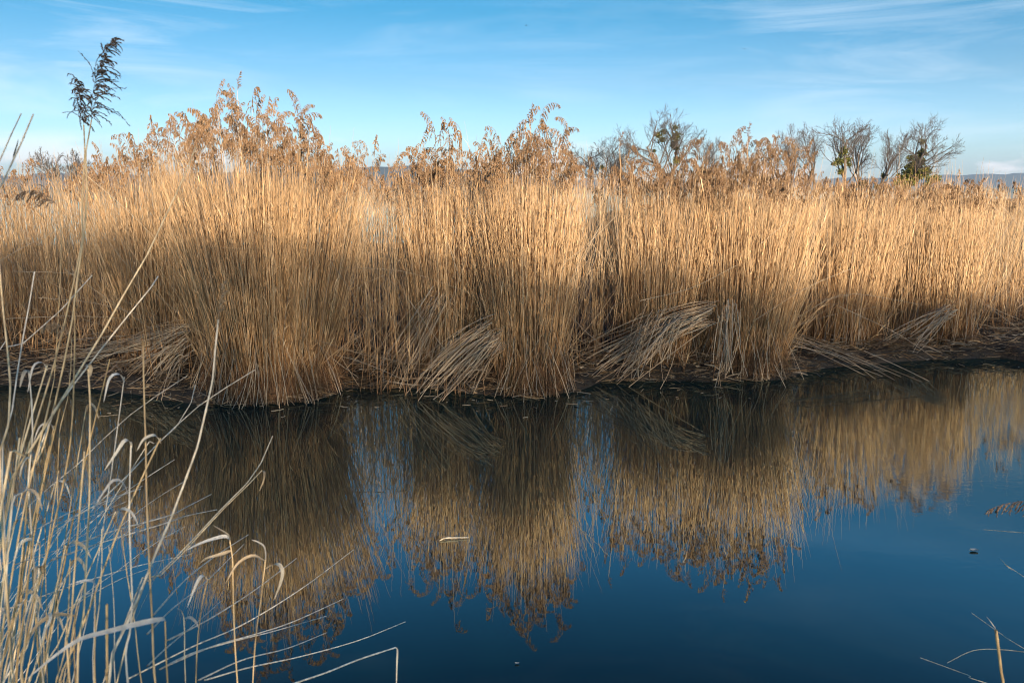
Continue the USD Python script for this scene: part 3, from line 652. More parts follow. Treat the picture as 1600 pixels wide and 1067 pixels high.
# long single stems fallen across the face of the bed
FALLEN = [((530, 418), (640, 426), (770, 472), 8.7), ((0, 408), (30, 390), (120, 345), 9.2), ((10, 498), (120, 494), (240, 500), 9.0), ((20, 424), (90, 426), (145, 432), 9.2),
          ((60, 465), (150, 474), (250, 500), 9.0), ((100, 420), (180, 475), (260, 530), 8.6), ((310, 384), (360, 388), (410, 388), 7.95), ((600, 430), (560, 450), (528, 490), 8.6),
          ((940, 350), (900, 420), (880, 470), 8.2), ((1180, 500), (1260, 450), (1330, 420), 8.8), ((1240, 500), (1320, 460), (1440, 476), 9.3), ((1310, 478), (1400, 520), (1460, 560), 9.4),
          ((1540, 476), (1570, 490), (1610, 506), 11.0), ((1545, 480), (1580, 505), (1612, 530), 10.6), ((1240, 540), (1320, 560), (1370, 594), 8.9), ((1350, 548), (1410, 575), (1455, 597), 8.8),
          ((1000, 470), (1080, 450), (1150, 415), 8.5), ((920, 535), (990, 500), (1060, 478), 8.8), ((640, 470), (690, 540), (735, 590), 8.1), ((800, 700), (815, 660), (820, 600), 7.9), ((480, 520), (520, 560), (560, 590), 8.2),
          ((1190, 380), (1250, 330), (1290, 300), 8.9), ((870, 420), (920, 380), (965, 335), 8.3), ((1210, 570), (1225, 600), (1228, 606), 8.4), ((130, 270), (200, 330), (260, 390), 8.8), ((720, 440), (700, 380), (680, 330), 8.4)]
FALLEN_LABELS = ['grey stem lying level then sagging right between the tall grey sheaf and the square-footed tussock',
                 'pale stem slanting up from the left frame edge below the golden tops',
                 'long grey stem lying level low across the left of the bed',
                 'grey level stem highest of those lying across the left of the bed',
                 'grey stem sagging right, middle of those across the left bed',
                 'thin stem slanting down right into the left flank of the broad tussock',
                 'pale thread of a stem lying level across the broad tussock at shade height',
                 'grey bent stem arched like a bow left of the tall grey sheaf',
                 'pale stem leaning right up the flank of the square-footed tussock',
                 'pale stem slanting up right over the tussock beyond the gap',
                 'bowed grey stem arching right before the tussock with litter at its foot',
                 'grey stem sloping down right to the small leaning sheaf',
                 'upper of two grey stems sloping out of the frame above the mud at right',
                 'lower of two grey stems sloping out of the frame above the mud at right',
                 'grey stem trailing its tip into the water right of the trailing sheaf',
                 'grey stem dipping into the water below the slim tussock',
                 'thin stem slanting up right over the pale flat sheaf',
                 'thin arching stem along the upper edge of the pale flat sheaf',
                 'thin stem slanting down right past the thick grey sheaf to the water',
                 'stem curving out of the square-footed tussock down over the water',
                 'stem slanting down right from the broad tussock onto the litter',
                 'pale stem slanting up right against the golden tops above the gap tussock',
                 'pale stem slanting up right against the golden tops over the bay',
                 'short broken stem hanging into the water right of the gap tussock',
                 'long pale stem slanting down right through the golden bed at left',
                 'thin stem leaning left in the golden bed above the narrow tussock']
for a, lab in zip(FALLEN, FALLEN_LABELS):
    pts = np.array([at(px, py, a[3]) for px, py in a[:3]])
    t = thing('fallen_stem', lab, 'reed stem', 'single stems fallen across the reed bed', loc=pts[0])
    put('stem', tubes(smooth_path(pts, 9)[None], np.linspace(0.0036, 0.0022, 9)[None], 4, 0.8, 0.7), M_grey, t, pts[0])

# ---------------------------------------------------------------- bare willows with mistletoe on the far spit
def make_tree(label, px, foot_py, top_py, Y, width, seed, lean=0.0, balls=(), trunks=1, dense=1.0, group=None):
    g = np.random.default_rng(seed)
    foot = at(px, foot_py, Y); foot[2] = 0.0
    H = at(px, top_py, Y)[2]; W = width / FPX * Y
    t = thing('willow_tree', label, 'tree', group, loc=foot)
    segs = {4: [], 3: [], 2: []}
    trunk_lines = []
    def grow(p, d, L, r, level):
        m = 5 if level < 3 else 3; pts = [p]
        for i in range(m):
            d = norm(d + g.normal(size=3) * (0.10 if level == 0 else 0.16) + np.array([0, 0, 0.09 if level else 0.03]))
            pts.append(pts[-1] + d * L / m)
        pts = np.array(pts)
        taper = np.linspace(r, r * (0.5 if level < 3 else 0.35), m + 1)
        (trunk_lines if level == 0 else segs[(4, 3, 2, 2)[level - 1]]).append((pts, taper))
        if level >= 4: return
        kids = [int(7 * dense) + 3, 6, 5, 4][level]
        for k in range(kids):
            u = (0.32 if level == 0 else 0.25) + (0.68 if level == 0 else 0.75) * (k + g.random()) / kids
            i = min(int(u * m), m - 1); f = u * m - i
            o = pts[i] * (1 - f) + pts[i + 1] * f
            dd = norm(pts[i + 1] - pts[i])
            side = norm(np.cross(dd, g.normal(size=3)))
            ang = 0.45 + 0.35 * g.random()
            nd = norm(dd * math.cos(ang) + side * math.sin(ang) * np.array([W / H * 2.2 if level < 2 else 1, W / H * 2.2 if level < 2 else 1, 1]))
            grow(o, nd, L * (0.62 if level == 0 else 0.60) * (1.15 - 0.55 * u) * (0.8 + 0.4 * g.random()), max(r * 0.5 * (1.1 - 0.5 * u), 0.011), level + 1)
    for k in range(trunks):
        d = norm(np.array([lean + (k - (trunks - 1) / 2) * 0.28, 0.1 * g.normal(), 1.0]))
        grow(foot + np.array([(k - (trunks - 1) / 2) * 0.25, 0, 0]), d, H * 0.79, 0.15 * H / 8, 0)
    put('trunk', join(*[tubes(a[None], b[None], 7) for a, b in trunk_lines]), M_bark, t, foot)
    put('crown', join(*[tubes(np.array([s[0] for s in segs[k]]), np.array([s[1] for s in segs[k]]), max(k, 3)) for k in (4, 3, 2)]), M_bark, t, foot)
    for bx, by, br in balls:
        br = br * 1.1; c = at(bx, by, Y - 0.4 + g.normal() * 0.4); rad = br / FPX * Y
        nq = int(150 + 40 * br / 5)
        dr = norm(g.normal(size=(nq, 3))); rr = rad * g.random((nq, 1)) ** 0.5 * (0.7 + 0.7 * g.random((nq, 1)))
        o = c + dr * rr * np.array([1.0, 1.0, 0.9]); dd = norm(dr + g.normal(size=(nq, 3)) * 0.7)
        LL = rad * 0.42
        Q = np.stack([o - dd * LL * 0.5, o, o + dd * LL * 0.5], 1)
        put('mistletoe', ribbons(Q, np.array([[0.02, 0.17, 0.02]]) * rad, norm(g.normal(size=(nq, 3))), g.random(nq), 0.3, 0.3), M_mistle, t, foot)
make_tree('bare twin willow carrying a string of round mistletoe balls', 1046, 300, 184, 78, 78, 301, balls=[(1028, 211, 5), (1037, 206, 4.5), (1034, 219, 5), (1055, 200, 4.5), (1056, 214, 7), (1053, 226, 6), (1057, 232, 4), (1022, 236, 3), (1057, 250, 5)], trunks=2)
make_tree('rounded bushy bare tree behind the reeds right of the bushiest plumes', 940, 300, 222, 85, 80, 302, trunks=3, dense=1.0, balls=[(941, 262, 4)])
make_tree('faint slender bare tree left of the mistletoe willow pair', 1273, 300, 206, 95, 46, 303)
make_tree('tall upright bare willow with mistletoe low on its trunk', 1318, 305, 188, 80, 70, 304, balls=[(1318, 237, 6.5), (1311, 252, 6), (1323, 250, 6), (1303, 256, 4), (1327, 258, 4), (1313, 269, 5), (1318, 223, 2)])
make_tree('thin bare tree close on the right of the tall upright willow', 1346, 305, 212, 82, 40, 305, balls=[(1348, 288, 6)])
make_tree('bare tree of several crooked limbs between upright and leaning willows', 1367, 305, 212, 84, 52, 306, lean=0.12, balls=[(1381, 276, 5), (1370, 292, 4)])
make_tree('leaning willow thick with dark mistletoe, last tree on the right', 1408, 312, 194, 74, 100, 307, lean=0.24, dense=1.3,
          balls=[(1441, 222, 4.5), (1440, 240, 7), (1424, 248, 6), (1436, 254, 8), (1427, 262, 9), (1420, 270, 9), (1432, 270, 9), (1412, 278, 9), (1424, 280, 9), (1441, 272, 8), (1447, 264, 6), (1453, 282, 6), (1463, 279, 6), (1448, 290, 5), (1402, 287, 7), (1416, 290, 8), (1449, 270, 5)])
make_tree('low faint bare bush between the twin willow and the right plumes', 1098, 300, 222, 90, 36, 308)
make_tree('tiny bare bush over the reeds left of the foreground plume', 108, 300, 244, 70, 34, 309, trunks=2)
make_tree('bare bush half hidden behind the rightmost tall plumes', 1238, 300, 214, 92, 34, 310)

# ---------------------------------------------------------------- foreground reeds on the near bank
def near_path(pts, Y0, Y1, k=22, foot=True):
    """pts from the lowest seen pixel to the tip; carried on down to the near bank"""
    Ys = np.linspace(Y0, Y1, len(pts))
    P = [at(px, py, Yq) for (px, py), Yq in zip(pts, Ys)]
    if foot:
        d = norm(P[0] - P[1]); d = norm(d * np.array([0.6, 0.25, 1.0]))
        gz = float(ground_z(P[0][0], P[0][1]))
        if P[0][2] > gz + 0.05 and d[2] < -0.1:
            P.insert(0, P[0] + d * (P[0][2] - gz + 0.02) / -d[2])
    return smooth_path(P, k)

def near_tube(P, r0, r1, tone, tone2, nodes=0.16):
    k = len(P)
    s = np.concatenate([[0], np.cumsum(np.linalg.norm(np.diff(P, axis=0), axis=1))])
    m = max(k, int(s[-1] / 0.02)); u = np.linspace(0, s[-1], m)
    # rings at the joints
    ring = [v + o for v in np.arange(0.06, s[-1], nodes) for o in (-0.006, 0.0, 0.006)]
    u = np.unique(np.concatenate([u, np.clip(ring, 0, s[-1])]))
    Q = np.stack([np.interp(u, s, P[:, c]) for c in range(3)], 1)
    rad = np.interp(u, [0, s[-1]], [r0, r1])
    ph = np.abs(((u - 0.06 + nodes / 2) % nodes) - nodes / 2)
    rad = rad * (1 + 0.22 * np.exp(-(ph / 0.004) ** 2))
    return tubes(Q[None], rad[None], 7, tone, tone2)

def near_leaf(pts, Y0, Y1, hw, tone, tone2, facing=(0.2, -0.6, 0.8), fold=0.3, k=14, twist=0.0):
    Ys = np.linspace(Y0, Y1, len(pts))
    P = smooth_path([at(px, py, Yq) for (px, py), Yq in zip(pts, Ys)], k)
    u = np.linspace(0, 1, k)
    W = hw * np.clip(np.minimum(0.45 + 3 * u, (1 - u) ** 0.6 * 1.15 + 0.03), 0, 1)
    T = norm(P[-1] - P[0])
    side = norm(np.cross(T, np.array(facing)))
    return ribbons(P[None], W[None], side[None], tone, tone2, fold)

gn = np.random.default_rng(61)
NEAR_GROUP = 'pale dry reeds of the near bank'
def near_reed(label, pts, Y0=1.9, Y1=1.9, w=6.0, leaves=(), group=None, tone=None, tone2=None, mat=None, plume_part=None, name='near_reed', thin=0.5, foot=True, cat='reed'):
    P = near_path(pts, Y0, Y1, foot=foot)
    r = 0.82 * w / 2 / FPX * (Y0 + Y1) / 2
    tone = gn.random() if tone is None else tone; tone2 = gn.random() if tone2 is None else tone2
    t = thing(name, label, cat, group, loc=P[0])
    put('stem', near_tube(P, r, r * thin, tone, tone2), mat or M_near, t, P[0])
    for lf in leaves:
        pts_l, hw = lf[0], lf[1]
        put('leaf', near_leaf(pts_l, Y1, Y1 + (lf[2] if len(lf) > 2 else -0.05), hw / FPX * Y1, gn.random(), gn.random()), lf[3] if len(lf) > 3 else M_near_leaf, t, P[0])
    if plume_part:
        geo, az, sc, m = plume_part
        put('plume', placed(geo, P[-1], az, sc), m, t, P[0])
    return t

gq = np.random.default_rng(17)
BIG_A = plume(gq, 0.26, 0.70, nb=105, ns=15, w=0.0016, sl=0.012, spread=0.50, start=0.10, hang=0.65, ragged=1.55)
BIG_B = plume(gq, 0.17, -0.15, nb=70, ns=15, w=0.0016, sl=0.012, spread=0.60, start=-0.02, hang=1.0, ragged=1.6)
NOD = plume(gq, 0.20, 2.3, nb=28, ns=12, w=0.0018, sl=0.014, spread=0.75, start=0.5, hang=0.9)
FUZZ = plume(gq, 0.12, 2.4, nb=26, ns=9, w=0.0013, sl=0.012, spread=0.9, start=0.3)
SPIKE = plume(gq, 0.10, 0.25, nb=22, ns=8, w=0.0014, sl=0.012, spread=0.5, start=0.2, hang=-0.2)

near_reed('tall foreground reed whose large dark plume leans right against the sky', [(41, 798), (58, 730), (78, 667), (88, 620), (107, 535), (117, 471), (122, 427), (132, 364), (135, 320), (136, 298), (134, 232), (140, 200), (143, 188)], 1.85, 2.2, 5.0, tone=0.5, tone2=0.4, plume_part=(BIG_A, 0.1, 0.86, M_near_plume))
near_reed('tall foreground reed with ragged plume hanging left, beside the largest dark plume', [(12, 784), (41, 710), (54, 667), (73, 608), (91, 547), (97, 522), (115, 442), (129, 391), (127, 340), (133, 232), (131, 205), (131, 196)], 1.85, 2.2, 5.0, tone=0.4, tone2=0.3, plume_part=(BIG_B, 0.3, 0.72, M_near_plume))
near_reed('long bare reed slanting right up across the golden bed', [(5, 772), (32, 725), (54, 696), (93, 630), (117, 591), (147, 540), (171, 503), (197, 454), (234, 391), (267, 320), (297, 256), (306, 229)], 1.6, 2.3, 7.5, tone=0.75, tone2=0.8, thin=0.3)
near_reed('second slanting reed, shorter, its cut tip before the broad tussock', [(15, 830), (40, 770), (75, 662), (97, 625), (136, 574), (192, 503), (244, 439), (247, 432)], 1.7, 2.2, 5.0, tone=0.8, tone2=0.95)
near_reed('thin silvery reed slanting across the lower left tangle', [(-30, 590), (0, 569), (39, 534), (115, 466), (144, 430)], 1.9, 2.1, 3.2, tone=0.9, tone2=1.0)
near_reed('bare reed tip at the upper left edge, nearest the frame edge', [(-60, 420), (-20, 300), (0, 250), (20, 205), (33, 178)], 1.5, 1.8, 4.5, tone=0.6, tone2=0.9, foot=True)
near_reed('bare forked reed tip at the upper left, right of the other', [(-70, 440), (-20, 335), (0, 295), (21, 247), (37, 217), (52, 179)], 1.45, 1.75, 6.0, tone=0.6, tone2=0.9, leaves=[([(21, 247), (26, 230), (29, 217)], 2.0)])
near_reed('upright reed at the left edge running down through the tangle', [(2, 800), (10, 701), (15, 642), (16, 589), (11, 540), (5, 486), (0, 427), (-3, 380)], 1.6, 1.9, 6.0)
near_reed('straight reed with cut tip left of the tall plume stems', [(5, 790), (15, 676), (22, 620), (32, 550), (44, 486), (54, 425)], 1.7, 1.95, 4.5)
near_reed('bent-over reed with folded tip leaf at left middle', [(47, 800), (49, 725), (52, 657), (49, 623), (45, 579)], 1.7, 1.8, 5.5, leaves=[([(45, 579), (40, 580), (35, 590), (31, 606)], 3.2)])
near_reed('upright reed with white curled tip and a rusty leaf at its right', [(121, 1067), (129, 984), (132, 931), (136, 855), (140, 780), (140, 711), (141, 606), (138, 577)], 1.5, 1.6, 6.5, leaves=[([(139, 590), (142, 576), (138, 570), (133, 573)], 3.2), ([(144, 604), (158, 590), (175, 577), (195, 556), (210, 540)], 2.6, -0.1, M_rust_leaf)])
near_reed('straight upright reed with small curled tip before the flattened straw', [(243, 1067), (241, 1022), (237, 955), (233, 874), (229, 780), (228, 706), (225, 613), (224, 560), (224, 540)], 1.55, 1.75, 6.0, leaves=[([(224, 542), (223, 535), (218, 531), (211, 534)], 2.4)])
near_reed('upright reed with a leaf arching left from its top above the water', [(200, 1067), (200, 1022), (207, 941), (203, 855), (202, 780), (203, 740), (205, 690)], 1.5, 1.65, 6.0, leaves=[([(205, 700), (203, 691), (195, 688), (183, 706), (163, 735)], 3.6), ([(203, 780), (192, 755), (178, 750), (165, 765), (142, 800)], 3.2)])
near_reed('thin reed stem close beside the arching-leaf reed', [(221, 1067), (210, 968), (199, 901), (188, 820)], 1.6, 1.65, 4.0)
near_reed('long thin white reed bending right across the near water to the broad tussock', [(60, 900), (120, 820), (200, 742), (232, 708), (268, 672), (320, 627), (398, 578)], 1.7, 2.7, 3.6, tone=0.9, tone2=0.95)
near_reed('thin white reed with upturned tip before the broad tussock', [(200, 742), (243, 701), (273, 670), (294, 640), (302, 618), (305, 601)], 1.9, 2.2, 2.6, tone=0.9, tone2=0.95, foot=True)
near_reed('curved pale reed ending in a fuzzy upright plume before the broad tussock', [(172, 1049), (194, 984), (215, 936), (237, 877), (256, 839), (278, 780), (308, 700), (324, 630), (332, 596), (337, 539), (341, 500)], 1.5, 2.0, 7.0, tone=0.9, tone2=0.9, plume_part=(SPIKE, 0.0, 0.95, M_pale_plume))
near_reed('pale slanting reed with long straight tip over the dark reflection', [(200, 960), (232, 912), (260, 885), (294, 851), (336, 805), (386, 755), (405, 729), (426, 681)], 1.6, 2.1, 4.0, tone=0.95, tone2=0.9)
near_reed('pale slanting reed with hooked tip over the dark reflection', [(205, 975), (236, 915), (264, 886), (298, 851), (340, 804), (388, 757), (409, 735)], 1.6, 2.0, 4.0, tone=0.8, tone2=0.7, leaves=[([(409, 736), (413, 738), (412, 750), (405, 768)], 1.8)])
near_reed('upright reed topped by several drooping split leaves above the reflection', [(371, 1067), (365, 946), (363, 858), (359, 843)], 1.75, 1.8, 5.0, leaves=[([(360, 848), (353, 838), (329, 843), (308, 851), (290, 860)], 3.4), ([(362, 860), (344, 866), (323, 872), (312, 880)], 3.0), ([(360, 842), (355, 834), (342, 826), (332, 820)], 1.8)], tone=0.4, tone2=0.2)
near_reed('upright reed with one leaf arched left and one hanging right', [(395, 1067), (409, 927), (415, 874)], 1.75, 1.8, 4.2, leaves=[([(414, 876), (394, 868), (371, 881), (352, 912)], 2.8), ([(414, 889), (432, 881), (441, 889), (439, 908), (428, 937)], 3.6), ([(415, 876), (413, 855), (404, 847), (393, 843)], 2.0)], tone=0.4, tone2=0.3)
near_reed('short reed with a leaf folded down at its tip by the split-leaf reed', [(306, 1067), (315, 950), (325, 904)], 1.7, 1.7, 4.0, leaves=[([(324, 906), (317, 899), (308, 910), (292, 950)], 3.0)])
near_reed('short reed with two curled leaves parting at the tip, bottom left of the reflection', [(290, 1067), (289, 1003), (287, 961)], 1.65, 1.65, 3.6, leaves=[([(287, 964), (282, 953), (275, 950)], 2.0), ([(288, 966), (298, 965), (306, 972), (311, 982)], 3.0)])
near_reed('reed with a broad flat leaf blade snapped down at bottom left', [(262, 1067), (260, 1022), (258, 970)], 1.45, 1.45, 6.0, leaves=[([(258, 968), (252, 967), (210, 976), (167, 987), (126, 998), (89, 1022), (40, 1062)], 5.0, -0.15)])
near_reed('upright reed rising left of the white-tipped reed at bottom left', [(109, 1067), (110, 995), (116, 898), (126, 780), (132, 705)], 1.4, 1.5, 6.5, tone=0.5, tone2=0.2)
near_reed('slim straight reed between the white-tipped and arching-leaf reeds', [(148, 1067), (153, 974), (159, 888), (159, 826)], 1.55, 1.6, 4.0)
near_reed('thin leaning reed right of the short snapped stub', [(180, 1067), (179, 1009), (178, 941), (170, 853)], 1.6, 1.6, 3.0)
near_reed('short thick snapped reed stub with dark cut end', [(168, 1090), (168, 1067), (167, 1005), (167, 944)], 1.45, 1.45, 6.0, tone=0.3, tone2=0.1, thin=0.9)
near_reed('reed with a white leaf arching left in a hoop at bottom left', [(149, 1067), (149, 1020), (149, 968), (149, 922)], 1.5, 1.5, 4.0, leaves=[([(149, 924), (148, 913), (142, 907), (126, 908), (106, 914)], 3.4)])
near_reed('reed with a smaller leaf hoop below the white arching leaf', [(146, 1067), (147, 1000), (148, 930)], 1.55, 1.55, 3.4, leaves=[([(148, 931), (145, 927), (134, 928), (125, 936), (119, 948)], 2.6)])
near_reed('reed with a long pale leaf arching over to the lower left', [(118, 1067), (117, 1020), (117, 960)], 1.5, 1.5, 4.5, leaves=[([(117, 962), (94, 960), (75, 964), (54, 982), (40, 1011), (36, 1040)], 3.8)])
near_reed('short reed with frayed white tip inside the long arching leaf', [(69, 1049), (71, 1009), (75, 965)], 1.5, 1.5, 4.0, leaves=[([(75, 966), (77, 958), (79, 966), (70, 985), (65, 1005)], 3.0)])
near_reed('slanting reed descending from the tall plume tangle to the corner', [(36, 1067), (40, 1014), (51, 952), (73, 869), (93, 780), (102, 742), (112, 676), (115, 608), (117, 540), (116, 480)], 1.55, 1.9, 5.5)
near_reed('drooping dark seed plume on a reed against the golden bed', [(70, 720), (84, 600), (92, 480), (96, 390), (95, 342), (92, 325)], 2.0, 2.2, 2.4, plume_part=(NOD, 3.25, 0.62, M_near_plume), tone=0.3, tone2=0.2)
near_reed('fuzzy pale seed plume hanging over the left bank', [(90, 760), (104, 640), (112, 560), (112, 528)], 1.9, 2.0, 2.6, plume_part=(FUZZ, 3.2, 0.75, M_pale_plume), tone=0.4, tone2=0.2)
# long arching thin stems over the water
ARCHES = [('topmost fine stem arching right towards the broad tussock reflection', [(200, 1060), (300, 1010), (380, 975), (470, 920), (553, 858)], 2.2),
          ('fine arching stem ending under the middle of the dark reflection', [(262, 1000), (330, 965), (400, 920), (463, 872)], 2.0),
          ('longest fine stem arching low over open blue water', [(320, 1062), (390, 1042), (470, 1025), (560, 1000), (633, 971)], 2.4),
          ('upper of two fine stems running together right over the water', [(260, 1040), (330, 1010), (400, 990), (460, 970), (537, 935)], 2.1),
          ('lower of two fine stems running together right over the water', [(250, 1045), (300, 1020), (370, 1000), (430, 985), (510, 962)], 2.1),
          ('fine stem arching just below the running pair', [(310, 1062), (380, 1030), (450, 1012), (510, 988)], 2.2),
          ('fine pointed stem rising beside the split-leaf reed', [(240, 960), (290, 905), (340, 866), (388, 835)], 2.0),
          ('fine pointed stem just below the one by the split-leaf reed', [(230, 990), (270, 950), (320, 910), (381, 850)], 1.95),
          ('thin stem tip above the two crossing the near reflection at left', [(120, 850), (180, 828), (262, 806), (295, 790), (330, 772)], 2.1),
          ('thin nearly level stem under that tip, crossing the near reflection', [(80, 875), (150, 850), (262, 816), (290, 806), (339, 796)], 2.1),
          ('short thin stem rising right of the curled-leaf reed', [(230, 1040), (262, 1010), (310, 970), (346, 938)], 1.9)]
for lab, pts, Yd in ARCHES:
    near_reed(lab, pts, Yd - 0.35, Yd + 0.3, 3.2, tone=0.9, tone2=1.0, name='arching_stem', thin=0.45, cat='reed stem')
near_reed('snapped stem bent straight down at its end over open water', [(400, 1090), (460, 1067), (510, 1050), (560, 1030), (618, 1011)], 1.8, 2.1, 4.0, tone=0.9, tone2=1.0, name='arching_stem', thin=0.75, cat='reed stem', leaves=[([(619, 1011), (621, 1013), (620, 1040), (619, 1085)], 1.6, 0.0)])
# the rest of the thicket in the lower left corner, nothing to tell them apart
for i in range(46):
    bx = -60 + 170 * gn.random() ** 1.3
    tipy = 560 + 420 * gn.random(); slope = gn.normal() * 0.10 + 0.16
    Yd = 1.35 + 0.75 * gn.random()
    hgt = 1120 - tipy
    bowp = gn.normal() * 12
    pts = [(bx, 1120), (bx + slope * hgt * 0.33 + bowp, 1120 - hgt * 0.33), (bx + slope * hgt * 0.68 + bowp, 1120 - hgt * 0.68), (bx + slope * hgt * 1.05, tipy)]
    lv = []
    if gn.random() < 0.45:
        tx, ty = pts[-1]; sgn = 1 if gn.random() < 0.5 else -1; q = 14 + 30 * gn.random()
        lv = [([(tx, ty + 8), (tx + sgn * q * 0.25, ty - 4), (tx + sgn * q * 0.7, ty + 2), (tx + sgn * q, ty + 14 + 30 * gn.random())], 2.0 + 2.2 * gn.random())]
    near_reed('pale dry reed in the thicket at the lower left corner', pts, Yd, Yd + 0.1, 3.0 + 4.0 * gn.random(), leaves=lv, group=NEAR_GROUP, name='thicket_reed')
for i in range(16):
    y0 = 820 + 170 * gn.random(); x0 = -30 + 130 * gn.random(); L = 90 + 240 * gn.random(); sl = 0.22 + 0.75 * gn.random()
    Yd = 1.7 + 0.6 * gn.random()
    pts = [(x0, y0), (x0 + L * 0.35, y0 - sl * L * 0.42), (x0 + L * 0.7, y0 - sl * L * 0.78), (x0 + L, y0 - sl * L)]
    near_reed('fine silvery stem slanting right out of the lower left thicket', pts, Yd, Yd + 0.35, 2.2 + 0.9 * gn.random(), group='fine slanting stems of the near bank', name='slanting_stem', tone=0.85, tone2=1.0, thin=0.4, cat='reed stem')

# right-hand corner
near_reed('snapped brown stem with bleached broken tip in the lower right corner', [(1568, 1100), (1566, 1067), (1561, 1020), (1556, 984)], 1.9, 1.9, 6.5, tone=0.25, tone2=0.1, thin=0.9, leaves=[([(1556, 990), (1555, 982), (1548, 972), (1541, 962)], 2.6)], name='near_reed')
near_reed('drooping dark seed plume entering from the right edge over the water', [(1700, 1000), (1690, 880), (1670, 815), (1640, 793), (1618, 788)], 2.1, 2.2, 3.0, tone=0.3, tone2=0.1)
_t = stage.GetPrimAtPath('/World/' + 'near_reed')
for lab, pts in [('fine pale stem crossing behind the snapped brown stem', [(1640, 1036), (1600, 1012), (1555, 985), (1518, 957)]),
                 ('fine pale stem low in the corner, left of the snapped brown stem', [(1640, 1096), (1550, 1067), (1490, 1046), (1438, 1027)]),
                 ('thin stem bowed over just above the water in the lower right corner', [(1640, 1024), (1600, 1018), (1560, 1014), (1520, 1016), (1480, 1035)]),
                 ('short fine stem at the right edge below the floating feather', [(1650, 934), (1600, 903), (1563, 873)]),
                 ('faint level stem at the right edge under the drooping plume', [(1660, 838), (1600, 832), (1537, 827)])]:
    near_reed(lab, pts, 2.2, 2.4, 2.0, tone=0.7, tone2=0.9, name='arching_stem', thin=0.5, cat='reed stem')

# the plume that hangs in from the right edge, on its reed
SIDE = plume(gq, 0.22, 2.0, nb=26, ns=9, w=0.0017, sl=0.014, spread=0.5, start=1.25, hang=0.9)
for p in stage.GetPseudoRoot().GetChildren()[0].GetChildren():
    if p.GetCustomDataByKey('label') == 'drooping dark seed plume entering from the right edge over the water':
        loc = np.array(p.GetAttribute('xformOp:translate').Get())
        put('plume', placed(SIDE, at(1640, 790, 2.2), math.pi + 0.15, 0.9), M_near_plume, p, loc)

# ---------------------------------------------------------------- small things on the water and in the air
tw = np.array([at(687, 836, 4.64), at(696, 833, 4.66), at(732, 831, 4.68)]); tw[:, 2] = [0.004, 0.012, 0.006]
t = thing('floating_twig', 'short pale piece of reed floating between two reflections', 'twig', loc=tw[1])
put('stem', tubes(smooth_path(tw, 7)[None], np.array([[0.003, 0.005, 0.005, 0.0045, 0.004, 0.0035, 0.003]]), 6, 0.9, 0.9), M_near, t, tw[1])

gf = np.random.default_rng(99)
n = 160
x = -8.5 + 18 * gf.random(n); y = edge_y(x) - 0.02 - 0.9 * gf.random(n) ** 2.5
L = 0.02 + 0.16 * gf.random(n) ** 2; az = 2 * np.pi * gf.random(n)
d = np.stack([np.cos(az), np.sin(az), 0 * az], 1) * L[:, None]; c = np.stack([x, y, 0.002 + 0 * x], 1)
tag(put('floating_straw', tubes(stem_lines(c - d / 2, c + d / 2, gf.normal(size=(n, 3)) * [0.006, 0.006, 0.0], 4), 0.0015 + 0.002 * gf.random((n, 1)), 4, gf.random(n), gf.random(n)), M_grey), 'bits of broken straw floating along the bank', 'straw', kind='stuff')

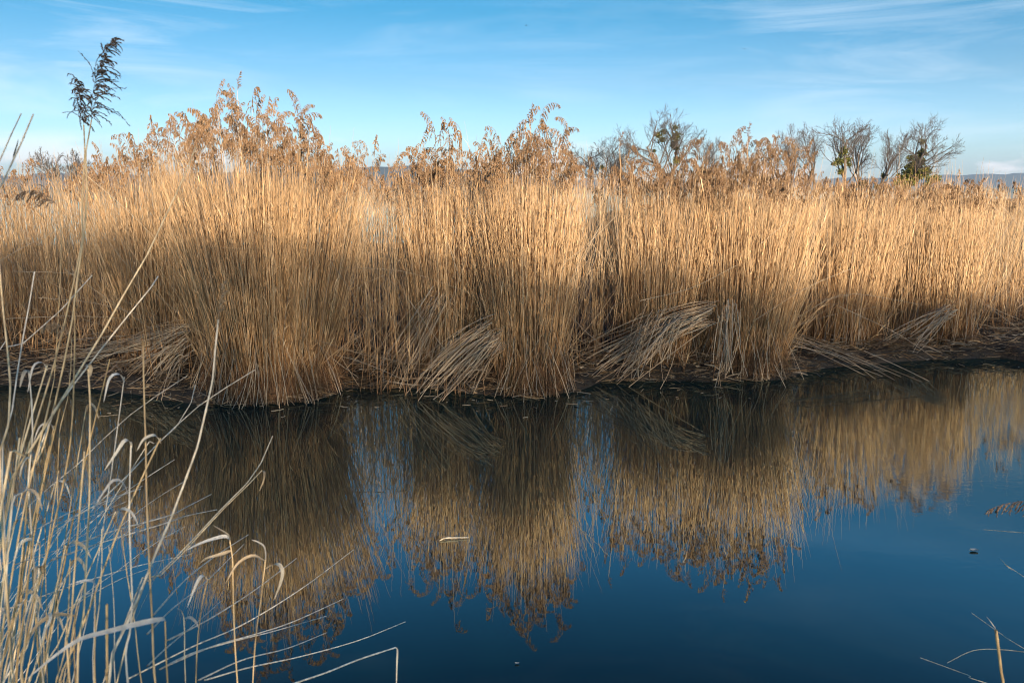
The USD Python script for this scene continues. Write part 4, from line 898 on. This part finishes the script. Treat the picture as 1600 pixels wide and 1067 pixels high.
def feather(label, px, py, half, seed):
    Y = CAM_H / math.tan(PITCH + math.atan((py - 533.5) / FPX)); c = at(px, py, Y); c[2] = 0.004
    g = np.random.default_rng(seed)
    u = np.linspace(-1, 1, 13)[:, None]; v = np.linspace(-1, 1, 7)[None]
    w = np.sqrt(np.clip(1 - u ** 2, 0, 1)) * 0.42
    X = c[0] + u * half + 0 * v; Yy = c[1] + v * w * half * 1.6; Z = c[2] + half * (0.22 * v ** 2 + 0.18 * u ** 2) + 0 * v
    geo = grid_geo(X, Yy, Z)
    t = thing('floating_feather', label, 'feather', loc=c)
    put('vane', geo, M_feather, t, c)
    q = np.stack([np.linspace(-1.15, 1.0, 7) * half + c[0], np.full(7, c[1]), c[2] + 0.002 + 0.18 * half * np.linspace(-1, 1, 7) ** 2], 1)
    put('quill', tubes(q[None], 0.04 * half, 5, 0.9, 0.9), M_near_leaf, t, c)
feather('small pale feather floating on open water at the right', 1522, 861, 0.026, 1)
feather('tiny pale fleck of down on the dark water below the tallest reflection', 808, 1037, 0.010, 2)

def bird(label, px, py, Y, span, az):
    c = at(px, py, Y); t = thing('distant_bird', label, 'bird', loc=c)
    ca, sa = math.cos(az), math.sin(az)
    M = np.array([[ca, -sa, 0], [sa, ca, 0], [0, 0, 1.0]])
    k = 9; s = np.linspace(-0.5, 0.5, k)
    body = np.stack([s * span * 0.6, 0 * s, 0 * s], 1) @ M.T + c
    rb = span * 0.07 * np.sqrt(np.clip(1 - (2 * s) ** 2, 0.01, 1))
    put('body', tubes(body[None], rb[None], 8), M_bird, t, c)
    for sg in (-1, 1):
        u = np.linspace(0, 1, 7)
        P = np.stack([-0.08 * span * u ** 2, sg * 0.5 * span * u, span * (0.16 * u - 0.12 * u ** 2)], 1) @ M.T + c
        put('wing', ribbons(P[None], (span * 0.10 * (1 - u) ** 0.5 + 0.004)[None], (M @ np.array([1.0, 0, 0]))[None], 0.5, 0.5, 0.05), M_bird, t, c)
bird('tiny dark bird high over the middle of the reeds', 822, 40, 120, 0.55, 0.6)
bird('tiny gliding bird high in the sky at the right', 1163, 77, 160, 0.95, 1.3)

# ---------------------------------------------------------------- the air
import trimesh
hb = trimesh.creation.box(bounds=[[-7600, -7600, -2.2], [7600, 7600, 210.0]])
M_haze = looks('haze', {'v': ('principled_volume', {'color': (0.62, 0.78, 1.0), 'density': 0.00012, 'anisotropy': 0.2})}, [], surface=None, volume='v.volume')
hp = usdkit.mesh(stage, '/World/haze', hb, M_haze)
tag(hp.GetPrim(), 'thin blue haze over the lake and far shore', kind='stuff')
